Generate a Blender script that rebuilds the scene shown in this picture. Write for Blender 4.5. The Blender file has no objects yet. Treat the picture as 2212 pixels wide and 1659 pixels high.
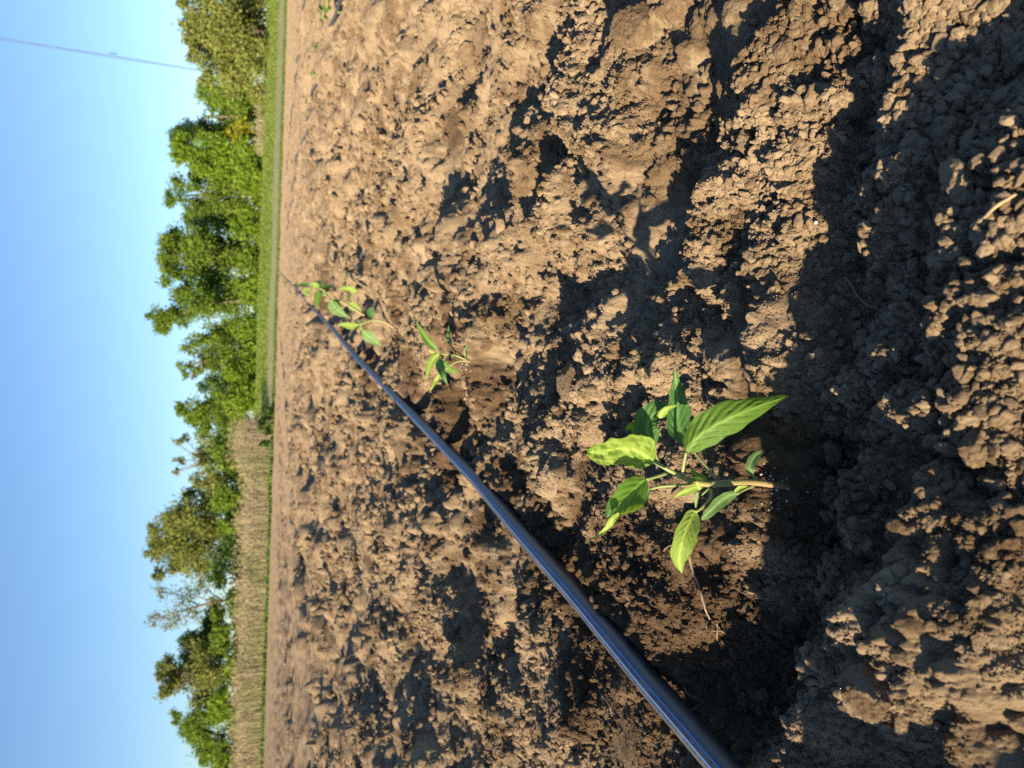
import bpy, bmesh, math, random
import numpy as np
from mathutils import Vector, Matrix, noise

random.seed(7)
RNG = np.random.default_rng(11)
SC = bpy.context.scene
COL = SC.collection

# ------------------------------------------------------------------ camera
H = 0.22                        # eye height over the soil
F_PX = 1534.0                   # focal length in units of a 2212 px wide frame
PITCH = math.radians(18.8)
ROLL = 0.0315
Rv = Vector((1, 0, 0))
Fv = Vector((0, math.cos(PITCH), -math.sin(PITCH)))
Dv = Vector((0, -math.sin(PITCH), -math.cos(PITCH)))
EV = Rv * math.sin(ROLL) + Dv * math.cos(ROLL)      # picture right (the phone was held sideways)
EU = Rv * math.cos(ROLL) - Dv * math.sin(ROLL)      # picture up
cam_d = bpy.data.cameras.new('camera')
cam = bpy.data.objects.new('camera', cam_d)
COL.objects.link(cam)
M = Matrix((EV, EU, -Fv)).transposed().to_4x4()
M.translation = Vector((0, 0, H))
cam.matrix_world = M
cam_d.sensor_fit = 'HORIZONTAL'
cam_d.sensor_width = 36
cam_d.lens = 36 * F_PX / 2212
cam_d.clip_start = 0.01
cam_d.clip_end = 3000
cam_d.dof.use_dof = True
cam_d.dof.focus_distance = 0.36
cam_d.dof.aperture_fstop = 19
SC.camera = cam

# ------------------------------------------------------------------ sky, sun, exposure
SUN_EL = math.radians(15.5)
SHADOW_AZ = math.radians(42)    # shadows run to the right of the viewing direction
to_sun = Vector((-math.sin(SHADOW_AZ) * math.cos(SUN_EL), -math.cos(SHADOW_AZ) * math.cos(SUN_EL), math.sin(SUN_EL)))
world = bpy.data.worlds.new('World')
SC.world = world
world.use_nodes = True
wn = world.node_tree.nodes
wl = world.node_tree.links
sky = wn.new('ShaderNodeTexSky')
sky.sky_type = 'NISHITA'
sky.sun_disc = False
sky.sun_elevation = SUN_EL
sky.sun_rotation = math.atan2(to_sun.x, to_sun.y)
sky.air_density = 1.0
sky.dust_density = 0.3
sky.ozone_density = 3.0
bg = wn['Background']
bg.inputs['Strength'].default_value = 0.080
wb = wn.new('ShaderNodeMix')           # the phone's cool daylight white balance
wb.data_type = 'RGBA'; wb.blend_type = 'MULTIPLY'; wb.inputs[0].default_value = 1; wb.inputs[7].default_value = (.93, 1.0, 1.10, 1)
wl.new(sky.outputs['Color'], wb.inputs[6]); wl.new(wb.outputs[2], bg.inputs['Color'])
sun_d = bpy.data.lights.new('sun', 'SUN')
sun_d.energy = 5.0
sun_d.angle = math.radians(0.55)
sun_d.color = (1.0, 0.82, 0.565)
sun = bpy.data.objects.new('sun', sun_d)
COL.objects.link(sun)
sun.rotation_euler = to_sun.to_track_quat('Z', 'Y').to_euler()
SC.view_settings.view_transform = 'Standard'
SC.view_settings.look = 'None'
SC.view_settings.gamma = 1
SC.view_settings.exposure = 1.25
SC.view_settings.use_curve_mapping = False
SC.cycles.use_denoising = False        # the fine sampling grain is left in, like a phone's sensor grain
SC.cycles.max_bounces = 6
SC.cycles.transparent_max_bounces = 8

# ------------------------------------------------------------------ reading positions off the photograph (2212 px wide)
def ray(px, py):
    return Fv * F_PX + EV * (px - 1106.0) + EU * (829.5 - py)

def on_ground(px, py, z=0.0):
    d = ray(px, py)
    t = (z - H) / d.z
    return d.x * t, d.y * t

def at_y(px, py, Y):
    d = ray(px, py)
    t = Y / d.y
    return Vector((d.x * t, Y, H + d.z * t))

# ------------------------------------------------------------------ noise in numpy
def h01(ix, iy, s):
    n = (ix.astype(np.int64) * 374761393 + iy.astype(np.int64) * 668265263 + s * 974634777) & 0xFFFFFFFF
    n = ((n ^ (n >> 13)) * 1274126177) & 0xFFFFFFFF
    n = ((n ^ (n >> 15)) * 2246822519) & 0xFFFFFFFF
    n = n ^ (n >> 16)
    return (n & 0xFFFFFF).astype(np.float32) / np.float32(0x1000000)

def perlin(x, y, s):
    xi = np.floor(x); yi = np.floor(y)
    fx = (x - xi).astype(np.float32); fy = (y - yi).astype(np.float32)
    xi = xi.astype(np.int64); yi = yi.astype(np.int64)
    u = fx * fx * fx * (fx * (fx * 6 - 15) + 10); v = fy * fy * fy * (fy * (fy * 6 - 15) + 10)
    def g(ox, oy):
        a = h01(xi + ox, yi + oy, s) * np.float32(6.2831853)
        return np.cos(a) * (fx - ox) + np.sin(a) * (fy - oy)
    a = g(0, 0); b = g(1, 0); c = g(0, 1); d = g(1, 1)
    return 1.5 * ((a + (b - a) * u) * (1 - v) + (c + (d - c) * u) * v)

def lumps(x, y, S, s, dens):
    """rounded, uneven soil aggregates about S wide: height and a tone per aggregate"""
    cell = S * 0.92
    gx = x / cell; gy = y / cell
    wx = perlin(gx * 1.7, gy * 1.7, s + 5) * 0.22; wy = perlin(gx * 1.7 + 31.3, gy * 1.7, s + 6) * 0.22
    gx = gx + wx; gy = gy + wy
    ix = np.floor(gx).astype(np.int64); iy = np.floor(gy).astype(np.int64)
    best = np.zeros(x.shape, np.float32); tone = np.full(x.shape, 0.5, np.float32)
    for ox in (-1, 0, 1):
        for oy in (-1, 0, 1):
            cx = ix + ox; cy = iy + oy
            r1 = h01(cx, cy, s); r2 = h01(cx, cy, s + 1); r3 = h01(cx, cy, s + 2); r4 = h01(cx, cy, s + 3)
            dx = (gx - cx - 0.15 - 0.7 * r1).astype(np.float32); dy = (gy - cy - 0.15 - 0.7 * r2).astype(np.float32)
            R = 0.30 + 0.42 * r3
            a = r4 * 6.2831853; ca = np.cos(a); sa = np.sin(a)
            e = 0.8 + 0.5 * r1
            ex = (dx * ca + dy * sa) * e; ey = (-dx * sa + dy * ca) / e
            q = 1 - (ex * ex + ey * ey) / (R * R)
            hh = np.where(((r4 * 7.13) % 1.0 < dens) & (q > 0), np.sqrt(np.maximum(q, 0)) * R * (0.55 + 0.5 * r2), 0)
            hh = hh * (1 + 0.35 * (ex * (r1 - .5) + ey * (r3 - .5)) / R)
            up = hh > best
            best = np.where(up, hh, best); tone = np.where(up, r3, tone)
    return best * cell, tone

# ------------------------------------------------------------------ relief of the field
def seg_dist(x, y, pts):
    best = np.full(x.shape, 1e9, np.float32)
    for (ax, ay), (bx, by) in zip(pts[:-1], pts[1:]):
        dx, dy = bx - ax, by - ay
        t = np.clip(((x - ax) * dx + (y - ay) * dy) / (dx * dx + dy * dy), 0, 1)
        best = np.minimum(best, np.hypot(x - ax - t * dx, y - ay - t * dy))
    return best

# mounds and hollows: picture place, half width across / in depth (m), height (m)
BUMPS = [
    # the near bank that throws the foreground into shade
    (2230, 830, .085, .030, .018), (2240, 330, .05, .026, .014), (2190, 1480, .05, .030, .020), (2080, 1250, .022, .016, .010),
    (1850, 1560, .030, .020, .024), (1740, 1660, .032, .024, .026), (1990, 1400, .020, .016, .012), (2060, 150, .030, .016, .014), (1960, 330, .022, .014, .008),
    # the trough behind it in which the seedling stands
    (1800, 900, .07, .020, -.013), (1760, 1250, .05, .022, -.012), (1800, 450, .05, .020, -.012), (1600, 1400, .035, .030, -.010),
    (1700, 1060, .020, .020, -.006),
    # ridges to the right of the seedling
    (1540, 560, .030, .010, .011), (1590, 400, .022, .010, .010), (1490, 760, .022, .014, .008), (1660, 640, .018, .010, .007),
    (1680, 780, .016, .012, .008), (1440, 430, .045, .020, -.010), (1620, 140, .03, .014, .010), (1700, 130, .02, .010, .008),
    (1780, 180, .03, .02, -.010),
    # beyond
    (1390, 120, .05, .05, .016), (1250, 260, .035, .045, .012), (1240, 360, .035, .045, -.016), (1160, 200, .03, .05, -.014),
    (1300, 560, .035, .04, .010), (1210, 640, .045, .06, -.020), (1130, 520, .07, .07, .018), (1330, 850, .03, .04, .010),
    (1240, 1000, .03, .045, .012), (1180, 870, .04, .05, .012), (1100, 830, .05, .05, -.016), (1340, 1130, .03, .04, .008),
    (1010, 120, .09, .12, -.034), (960, 250, .07, .12, .022), (1060, 330, .07, .10, -.022), (1090, 60, .08, .07, .022),
    (860, 140, .08, .16, -.030), (930, 620, .06, .13, -.022), (1000, 560, .08, .10, .016), (880, 480, .14, .2, .022),
    (1100, 1500, .06, .09, .018), (1010, 1330, .06, .10, -.022), (960, 1480, .06, .10, -.024), (880, 1420, .08, .12, -.028),
    (900, 1200, .07, .14, .020), (1080, 1230, .04, .05, .012), (1250, 1560, .05, .05, .014), (780, 1380, .12, .2, -.030),
    (800, 1520, .12, .2, -.034), (760, 1180, .15, .3, -.03), (820, 1020, .12, .25, .022), (1400, 1600, .05, .04, .012),
]
BUMPS = [on_ground(a, b) + (rx, ry, h) for a, b, rx, ry, h in BUMPS]
# unseen mounds added behind the viewer, sunward, to shade the foreground
BUMPS += [(-.135, -.03, .075, .06, .066), (-.02, -.06, .07, .05, .066), (-.26, -.10, .1, .08, .078), (-.13, -.16, .1, .07, .08), (-.25, .03, .06, .05, .080), (-.30, .10, .05, .05, .056), (.06, .03, .06, .045, .03), (-.24, .10, .05, .05, .038), (-.33, .26, .06, .06, .035)]

# picture places of the scraped, moist brown faces: (px, py, radius m)
SMOOTH = [(1385, 50, .028), (985, 290, .040), (842, 215, .05), (1225, 825, .020), (1460, 590, .012), (1300, 1030, .016), (1640, 310, .009),
          (880, 990, .05), (820, 880, .045), (1010, 90, .05), (1400, 1640, .05), (1120, 880, .02), (1330, 1210, .03)]
SMOOTH = [on_ground(a, b) + (r,) for a, b, r in SMOOTH]
# picture places that stay wet under the drippers and round the roots
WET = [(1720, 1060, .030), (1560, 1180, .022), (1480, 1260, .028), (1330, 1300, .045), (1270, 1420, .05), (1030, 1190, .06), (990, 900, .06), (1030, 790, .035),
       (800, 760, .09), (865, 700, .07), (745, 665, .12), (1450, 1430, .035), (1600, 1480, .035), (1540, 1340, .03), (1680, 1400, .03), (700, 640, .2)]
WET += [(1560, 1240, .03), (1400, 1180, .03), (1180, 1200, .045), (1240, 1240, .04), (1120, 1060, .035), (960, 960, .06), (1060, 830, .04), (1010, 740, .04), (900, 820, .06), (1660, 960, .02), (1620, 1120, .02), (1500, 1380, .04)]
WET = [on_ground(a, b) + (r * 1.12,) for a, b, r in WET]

# course of the drip hose in plan
HOSE_R = 0.0075
hose_xy = [on_ground(a, b, HOSE_R) for a, b in ((1900, 2060), (1700, 1815), (1549, 1645), (1405, 1480), (1255, 1300), (1128, 1155), (1030, 1038), (920, 925),
                                            (830, 832), (770, 772), (715, 706), (672, 662), (646, 632))]
ROW = Vector((hose_xy[-1][0] - hose_xy[6][0], hose_xy[-1][1] - hose_xy[6][1])).normalized()     # direction of the rows
hx, hy = hose_xy[-1]
hose_xy += [(hx + ROW.x * d, hy + ROW.y * d) for d in (2, 5, 9, 14, 20, 25)]
ORI = Vector(hose_xy[6])

def row_coords(x, y):
    dx = x - ORI.x; dy = y - ORI.y
    return dx * ROW.y - dy * ROW.x, dx * ROW.x + dy * ROW.y     # across (right +), along

def macro(x, y):
    z = np.zeros(x.shape, np.float32)
    dist = np.hypot(x, y)
    z += .030 * perlin(x / 1.9, y / 1.9, 3) + .018 * perlin(x / .62, y / .62, 4) * np.clip(dist / .5, .35, 1)
    z += .018 * perlin(x / .21, y / .21, 8) + .0105 * perlin(x / .095, y / .095, 9)
    z *= np.clip((36 - dist) / 8, .25, 1)
    for bx, by, rx, ry, h in BUMPS:
        m = (np.abs(x - bx) < 3 * rx) & (np.abs(y - by) < 3 * ry)
        if m.any():
            z[m] += h * np.exp(-((x[m] - bx) / rx) ** 2 - ((y[m] - by) / ry) ** 2)
    a, l = row_coords(x, y)
    z += (.011 * perlin(a / .13, l / 1.1, 13) + .006 * perlin(a / .06, l / .5, 14)) * np.clip((dist - .35) / .4, .25, 1)     # raking marks along the rows
    aw = a + .05 * perlin(l / .9, a * 0 + 3.1, 12)
    for c, w, h in ((-1.62, .10, -.085), (-1.50, .07, .02), (-2.95, .10, -.075), (-3.3, .08, -.06), (-3.7, .08, -.06), (-4.3, .12, -.07), (-5.2, .15, -.07), (-6.4, .2, -.05),
                    (1.6, .10, -.02), (.95, .09, -.02), (2.4, .12, .02), (3.2, .15, -.03), (4.8, .18, -.03), (-8., .3, -.05), (-10, .35, -.05)):
        z += h * np.exp(-((aw - c) / w) ** 2) * np.clip((l - .2) / .5, 0, 1)
    return z

HOSE_PX = ((1900, 2060), (1700, 1815), (1549, 1645), (1405, 1480), (1255, 1300), (1128, 1155), (1030, 1038), (920, 925),
           (830, 832), (770, 772), (715, 706), (672, 662), (646, 632))
def hose_height_profile():
    global hose_xy
    lev = macro(np.array([p[0] for p in hose_xy], np.float32), np.array([p[1] for p in hose_xy], np.float32))
    ks = np.array([.25, .5, .25])
    for _ in range(3): lev = np.convolve(np.pad(lev, 1, 'edge'), ks, 'valid')
    for i, q in enumerate(HOSE_PX): hose_xy[i] = on_ground(*q, float(lev[i]) + HOSE_R)
    pts = []
    for i in range(len(hose_xy) - 1):
        a = Vector(hose_xy[i]); b = Vector(hose_xy[i + 1])
        n = max(2, int((b - a).length / .04)) if i < 10 else 12
        for k in range(n):
            pts.append(a.lerp(b, k / n))
    pts.append(Vector(hose_xy[-1]))
    X = np.array([p.x for p in pts], np.float32); Y = np.array([p.y for p in pts], np.float32)
    S = np.concatenate([[0], np.cumsum(np.hypot(np.diff(X), np.diff(Y)))])
    s0 = np.concatenate([[0], np.cumsum([math.hypot(b[0] - a[0], b[1] - a[1]) for a, b in zip(hose_xy[:-1], hose_xy[1:])])])
    Zs = np.interp(S, s0, lev)
    return X, Y, Zs.astype(np.float32) + HOSE_R * .9
HX, HY, HZ = hose_height_profile()

LAYERS = [(.32, 36, .45, .30), (.16, 38, .4, .40), (.085, 40, .35, .55), (.042, 50, .42, .65), (.021, 60, .50, .85), (.0105, 70, .58, .80), (.0058, 80, .75, .95), (.0030, 90, .9, 1.05)]

def relief(x, y, sp):
    """height, tone and moisture of the field surface; sp = mesh spacing there"""
    z = macro(x, y)
    dist = np.hypot(x, y)
    sm = np.zeros(x.shape, np.float32); wet = np.zeros(x.shape, np.float32)
    wob = 1 + .55 * perlin(x / .035, y / .035, 21) + .35 * perlin(x / .012, y / .012, 22)
    for bx, by, r in SMOOTH:
        m = np.hypot(x - bx, y - by) < 2.2 * r
        if m.any():
            sm[m] = np.maximum(sm[m], np.clip((1.0 - np.hypot(x[m] - bx, y[m] - by) / (r * wob[m])) * 3, 0, 1))
    for bx, by, r in WET:
        m = np.hypot(x - bx, y - by) < 2.6 * r
        if m.any():
            wet[m] = np.maximum(wet[m], np.clip((1.15 - np.hypot(x[m] - bx, y[m] - by) / (r * wob[m])) * 2.2, 0, 1))
    a, l = row_coords(x, y)
    band = np.clip(1 - np.abs(a + 2.3) / .55, 0, 1) * np.clip((l - .5), 0, 1)       # rolled smooth strip between the rows
    calm = np.clip(.5 + 1.1 * perlin(x / .16, y / .16, 30) , 0, 1)
    crust = np.clip(.45 + 1.6 * perlin(x / .085 + 3, y / .085, 29) + .5 * perlin(x / .03, y / .03, 28), 0, 1)      # 1 = sealed smooth crust, 0 = loose tilth
    tone = np.full(x.shape, .5, np.float32)
    wsum = np.zeros(x.shape, np.float32)
    for S, s, dens, amp in LAYERS:
        fade = np.clip((S / sp - 1.7) / 1.8, 0, 1)
        m = fade > 0
        if not m.any():
            continue
        hh, tn = lumps(x[m], y[m], S, s, dens)
        k = amp * fade[m] * (1 - .93 * sm[m]) * (1 - .75 * np.clip(band[m] * 2, 0, 1))
        if S > .1:
            k = k * np.clip((dist[m] - 1.0) / 2, 0, 1)
        elif S > .03:
            k = k * np.clip(1.2 - calm[m] * 1.0, .12, 1) * np.clip(dist[m] / .8, .5, 1)
        elif S > .015:
            k = k * np.clip(1.25 - calm[m] * .9, .2, 1)
        else:
            k = k * np.clip(1.3 - crust[m] * .95, .3, 1.1) if S > .004 else k * np.clip(1.2 - crust[m] * .6, .5, 1)
        z[m] += hh * k - S * .10 * k
        tone[m] = tone[m] * .55 + tn * .45
    for lam, amp, s in ((.05, .0078, 31), (.024, .0052, 32), (.011, .0023, 33), (.005, .0010, 34), (.0024, .0005, 35)):
        fade = np.clip((lam / sp - 2.0) / 2.0, 0, 1)
        m = fade > 0
        if m.any():
            z[m] += amp * fade[m] * perlin(x[m] / lam, y[m] / lam, s) * (1 - .8 * sm[m])
    # bed pressed by the hose
    near = np.abs(a) < .25
    idx = np.nonzero(near)[0] if x.ndim == 1 else None
    d = np.full(x.shape, 1e9, np.float32); zh = np.zeros(x.shape, np.float32)
    if idx is not None and len(idx):
        for i in range(0, len(HX) - 1):
            sub = idx[(np.abs(y[idx] - (HY[i] + HY[i + 1]) / 2) < abs(HY[i + 1] - HY[i]) / 2 + .03)]
            if not len(sub):
                continue
            dx = HX[i + 1] - HX[i]; dy = HY[i + 1] - HY[i]
            t = np.clip(((x[sub] - HX[i]) * dx + (y[sub] - HY[i]) * dy) / (dx * dx + dy * dy), 0, 1)
            dd = np.hypot(x[sub] - HX[i] - t * dx, y[sub] - HY[i] - t * dy)
            up = dd < d[sub]
            d[sub[up]] = dd[up]; zh[sub[up]] = (HZ[i] + t * (HZ[i + 1] - HZ[i]))[up]
        cap = zh - HOSE_R * .55 + np.maximum(0, d - HOSE_R * .9) * 1.1
        z = np.where(d < .08, np.minimum(z, cap), z)
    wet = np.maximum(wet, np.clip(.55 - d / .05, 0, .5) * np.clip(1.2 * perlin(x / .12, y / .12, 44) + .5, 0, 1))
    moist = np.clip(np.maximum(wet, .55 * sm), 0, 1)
    return z, tone, moist

def spacing(x, y):
    """mesh spacing of the field where it is finest"""
    r = np.maximum(np.hypot(x, y), .1)
    spr = (r * r + H * H) / H / (F_PX * 1024 / 2212) * (np.cos(np.arctan(H / r) - PITCH)) ** 2
    return np.maximum(spr * .3, r * .00184).astype(np.float32)

def relief_at(x, y, sp=None):
    X = np.array([x], np.float32); Y = np.array([y], np.float32)
    z, t, m = relief(X, Y, spacing(X, Y))
    return float(z[0]), float(m[0])

def ground_hit(px, py):
    d = ray(px, py)
    zs = np.linspace(.075, -.075, 160)
    t = (zs - H) / d.z
    x = (d.x * t).astype(np.float32); y = (d.y * t).astype(np.float32)
    z, _, mo = relief(x, y, spacing(x, y))
    below = np.nonzero(zs <= z)[0]
    i = int(below[0]) if len(below) else len(zs) - 1
    return float(x[i]), float(y[i]), float(z[i]), float(mo[i])

# ------------------------------------------------------------------ object helpers
def link(name, me, mat=None, parent=None):
    o = bpy.data.objects.new(name, me)
    COL.objects.link(o)
    if mat is not None:
        me.materials.append(mat)
    if parent is not None:
        o.parent = parent
    return o

def tag(o, label=None, cat=None, group=None, kind=None):
    if label: o['label'] = label
    if cat: o['category'] = cat
    if group: o['group'] = group
    if kind: o['kind'] = kind
    return o

def empty(name, loc=(0, 0, 0)):
    o = bpy.data.objects.new(name, None)
    o.empty_display_size = .01
    COL.objects.link(o)
    o.location = loc
    return o

def mesh_np(name, co, faces, smooth=True):
    """co (n,3); faces (m,k) with one k"""
    me = bpy.data.meshes.new(name)
    co = np.ascontiguousarray(co, np.float32); faces = np.ascontiguousarray(faces, np.int32)
    n, k = faces.shape
    me.vertices.add(len(co)); me.vertices.foreach_set('co', co.ravel())
    me.loops.add(n * k); me.loops.foreach_set('vertex_index', faces.ravel())
    me.polygons.add(n)
    me.polygons.foreach_set('loop_start', np.arange(0, n * k, k, dtype=np.int32))
    me.polygons.foreach_set('loop_total', np.full(n, k, np.int32))
    me.polygons.foreach_set('use_smooth', np.full(n, smooth, bool))
    me.update(calc_edges=True)
    return me

def fattr(me, name, data, dom='POINT'):
    a = me.attributes.new(name, 'FLOAT', dom)
    a.data.foreach_set('value', np.ascontiguousarray(data, np.float32))

def spline(pts, n):
    """Catmull-Rom through pts (Vectors), n samples"""
    P = [Vector(p) for p in pts]
    P = [P[0] * 2 - P[1]] + P + [P[-1] * 2 - P[-2]]
    out = []
    m = len(P) - 3
    for i in range(n):
        t = i / (n - 1) * m
        k = min(int(t), m - 1); f = t - k
        a, b, c, d = P[k:k + 4]
        out.append(.5 * ((2 * b) + (c - a) * f + (2 * a - 5 * b + 4 * c - d) * f * f + (3 * b - a - 3 * c + d) * f ** 3))
    return out

def tube(pts, radii, sides=8, cap=True):
    """tapered tube: verts, quads"""
    V = []; Q = []
    n = len(pts)
    up = Vector((0.13, 0.27, 1)).normalized()
    for i, p in enumerate(pts):
        t = (pts[min(i + 1, n - 1)] - pts[max(i - 1, 0)]).normalized()
        a = t.cross(up)
        if a.length < 1e-3: a = t.cross(Vector((1, 0, 0)))
        a.normalize(); b = t.cross(a)
        for k in range(sides):
            w = 2 * math.pi * k / sides
            V.append(p + (a * math.cos(w) + b * math.sin(w)) * radii[i])
    for i in range(n - 1):
        for k in range(sides):
            k2 = (k + 1) % sides
            Q.append((i * sides + k, i * sides + k2, (i + 1) * sides + k2, (i + 1) * sides + k))
    if cap:
        V.append(pts[0]); V.append(pts[-1])
        for k in range(sides):
            k2 = (k + 1) % sides
            Q.append((len(V) - 2, k2, k, k)); Q.append((len(V) - 1, (n - 1) * sides + k, (n - 1) * sides + k2, (n - 1) * sides + k2))
    return V, Q

def mesh_from(name, V, Q, smooth=True):
    me = bpy.data.meshes.new(name)
    F = []
    for q in Q:
        f = []
        for v in q:
            if v not in f: f.append(v)
        F.append(f)
    me.from_pydata([tuple(v) for v in V], [], F)
    if smooth:
        me.polygons.foreach_set('use_smooth', [True] * len(me.polygons))
    me.update()
    return me

def merge(parts):
    V = []; Q = []
    for v, q in parts:
        o = len(V); V += list(v); Q += [tuple(i + o for i in f) for f in q]
    return V, Q

# ------------------------------------------------------------------ materials
class NT:
    def __init__(s, name):
        s.m = bpy.data.materials.new(name); s.m.use_nodes = True
        s.t = s.m.node_tree; s.n = s.t.nodes
        s.p = s.n['Principled BSDF']; s.out = s.n['Material Output']
    def new(s, typ, **kw):
        n = s.n.new(typ)
        for k, v in kw.items():
            if k.startswith('i_'):
                n.inputs[int(k[2:])].default_value = v
            else:
                setattr(n, k, v)
        return n
    def ln(s, a, b): s.t.links.new(a, b)
    def noise(s, scale, detail=4, rough=.6, vec=None, dist=0):
        n = s.n.new('ShaderNodeTexNoise')
        n.inputs['Scale'].default_value = scale; n.inputs['Detail'].default_value = detail
        n.inputs['Roughness'].default_value = rough; n.inputs['Distortion'].default_value = dist
        if vec is not None: s.ln(vec, n.inputs['Vector'])
        return n
    def ramp(s, fac, stops):
        r = s.n.new('ShaderNodeValToRGB')
        el = r.color_ramp.elements
        while len(el) < len(stops): el.new(.5)
        for e, (p, c) in zip(el, stops):
            e.position = p; e.color = (*c, 1) if len(c) == 3 else c
        s.ln(fac, r.inputs['Fac'])
        return r
    def math(s, op, a, b=None, clamp=False):
        n = s.n.new('ShaderNodeMath'); n.operation = op; n.use_clamp = clamp
        for i, v in enumerate((a, b)):
            if v is None: continue
            if isinstance(v, (int, float)): n.inputs[i].default_value = v
            else: s.ln(v, n.inputs[i])
        return n.outputs[0]
    def mix(s, fac, a, b, typ='MIX'):
        n = s.n.new('ShaderNodeMix'); n.data_type = 'RGBA'; n.blend_type = typ
        for i, v in ((0, fac), (6, a), (7, b)):
            if isinstance(v, (int, float)): n.inputs[i].default_value = v
            elif isinstance(v, tuple): n.inputs[i].default_value = (*v, 1)
            else: s.ln(v, n.inputs[i])
        return n.outputs[2]

def soil_material(name, mode):
    """mode: field = attributes on the mesh, crumb = attributes on the instance, clod = object custom property"""
    k = NT(name)
    geo = k.new('ShaderNodeNewGeometry')
    pos = geo.outputs['Position']
    if mode == 'field':
        at = k.new('ShaderNodeAttribute', attribute_name='moist'); moist = at.outputs['Fac']
        at2 = k.new('ShaderNodeAttribute', attribute_name='tone'); tone = at2.outputs['Fac']
        vec = pos
    else:
        at = k.new('ShaderNodeAttribute', attribute_name='moist', attribute_type='INSTANCER' if mode == 'crumb' else 'OBJECT'); moist = at.outputs['Fac']
        oi = k.new('ShaderNodeObjectInfo'); tone = oi.outputs['Random']
        vec = pos
    n1 = k.noise(14, 5, .65, vec); n2 = k.noise(160, 4, .7, vec); n3 = k.noise(900, 3, .7, vec)
    dry = k.ramp(k.math('ADD', k.math('MULTIPLY', n1.outputs['Fac'], .6), k.math('MULTIPLY', n2.outputs['Fac'], .4)),
                 [(.30, (.125, .088, .053)), (.48, (.220, .160, .099)), (.70, (.33, .253, .168))])
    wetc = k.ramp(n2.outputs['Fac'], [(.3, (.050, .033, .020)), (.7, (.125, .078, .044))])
    tcol = k.mix(k.math('MULTIPLY', k.math('SUBTRACT', tone, .35, True), .6, True), dry.outputs['Color'], (.345, .268, .184))
    pale = k.math('MULTIPLY', k.math('SUBTRACT', k.noise(21, 5, .7, vec, .9).outputs['Fac'], .54, True), 6.0, True)
    tcol = k.mix(k.math('MULTIPLY', pale, .45), tcol, (.33, .265, .185))
    # patches that have not dried out yet
    damp = k.math('MULTIPLY', k.math('SUBTRACT', k.noise(9, 6, .72, vec, .8).outputs['Fac'], .515, True), 14.0, True)
    tcol = k.mix(k.math('MULTIPLY', damp, .75), tcol, (.105, .066, .035))
    damp2 = k.math('MULTIPLY', k.math('SUBTRACT', k.noise(42, 5, .7, vec, .5).outputs['Fac'], .54, True), 13.0, True)
    tcol = k.mix(k.math('MULTIPLY', damp2, .6), tcol, (.098, .060, .031))
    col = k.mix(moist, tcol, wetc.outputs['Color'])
    speck = k.math('MULTIPLY', k.math('SUBTRACT', n3.outputs['Fac'], .5, True), 1.6, True)
    col = k.mix(k.math('MULTIPLY', speck, .6), col, (.32, .255, .18))
    k.ln(col, k.p.inputs['Base Color'])
    k.p.inputs['Roughness'].default_value = .95
    k.p.inputs['Diffuse Roughness'].default_value = 1.0
    k.p.inputs['Specular IOR Level'].default_value = .12
    b = k.new('ShaderNodeBump'); b.inputs['Strength'].default_value = 1.0; b.inputs['Distance'].default_value = .0016
    n4 = k.noise(520, 6, .75, vec)
    vo = k.new('ShaderNodeTexVoronoi'); vo.inputs['Scale'].default_value = 620; k.ln(vec, vo.inputs['Vector'])
    hgt = k.math('SUBTRACT', n4.outputs['Fac'], k.math('MULTIPLY', vo.outputs['Distance'], .5))
    k.ln(hgt, b.inputs['Height'])
    k.ln(b.outputs['Normal'], k.p.inputs['Normal'])
    return k.m

MAT_FIELD = soil_material('dry_soil', 'field')
MAT_CRUMB = soil_material('soil_crumb', 'crumb')
MAT_CLOD = soil_material('soil_clod', 'clod')

def plain(name, col, rough=.8, spec=.3, var=.25, scale=60, bump=0, bscale=200):
    k = NT(name)
    tc = k.new('ShaderNodeTexCoord')
    n = k.noise(scale, 4, .6, tc.outputs['Object'])
    lo = tuple(c * (1 - var) for c in col); hi = tuple(min(1, c * (1 + var)) for c in col)
    r = k.ramp(n.outputs['Fac'], [(.3, lo), (.7, hi)])
    k.ln(r.outputs['Color'], k.p.inputs['Base Color'])
    k.p.inputs['Roughness'].default_value = rough; k.p.inputs['Specular IOR Level'].default_value = spec
    if bump:
        b = k.new('ShaderNodeBump'); b.inputs['Strength'].default_value = .5; b.inputs['Distance'].default_value = bump
        nb = k.noise(bscale, 5, .7, tc.outputs['Object']); k.ln(nb.outputs['Fac'], b.inputs['Height']); k.ln(b.outputs['Normal'], k.p.inputs['Normal'])
    return k.m

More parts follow.
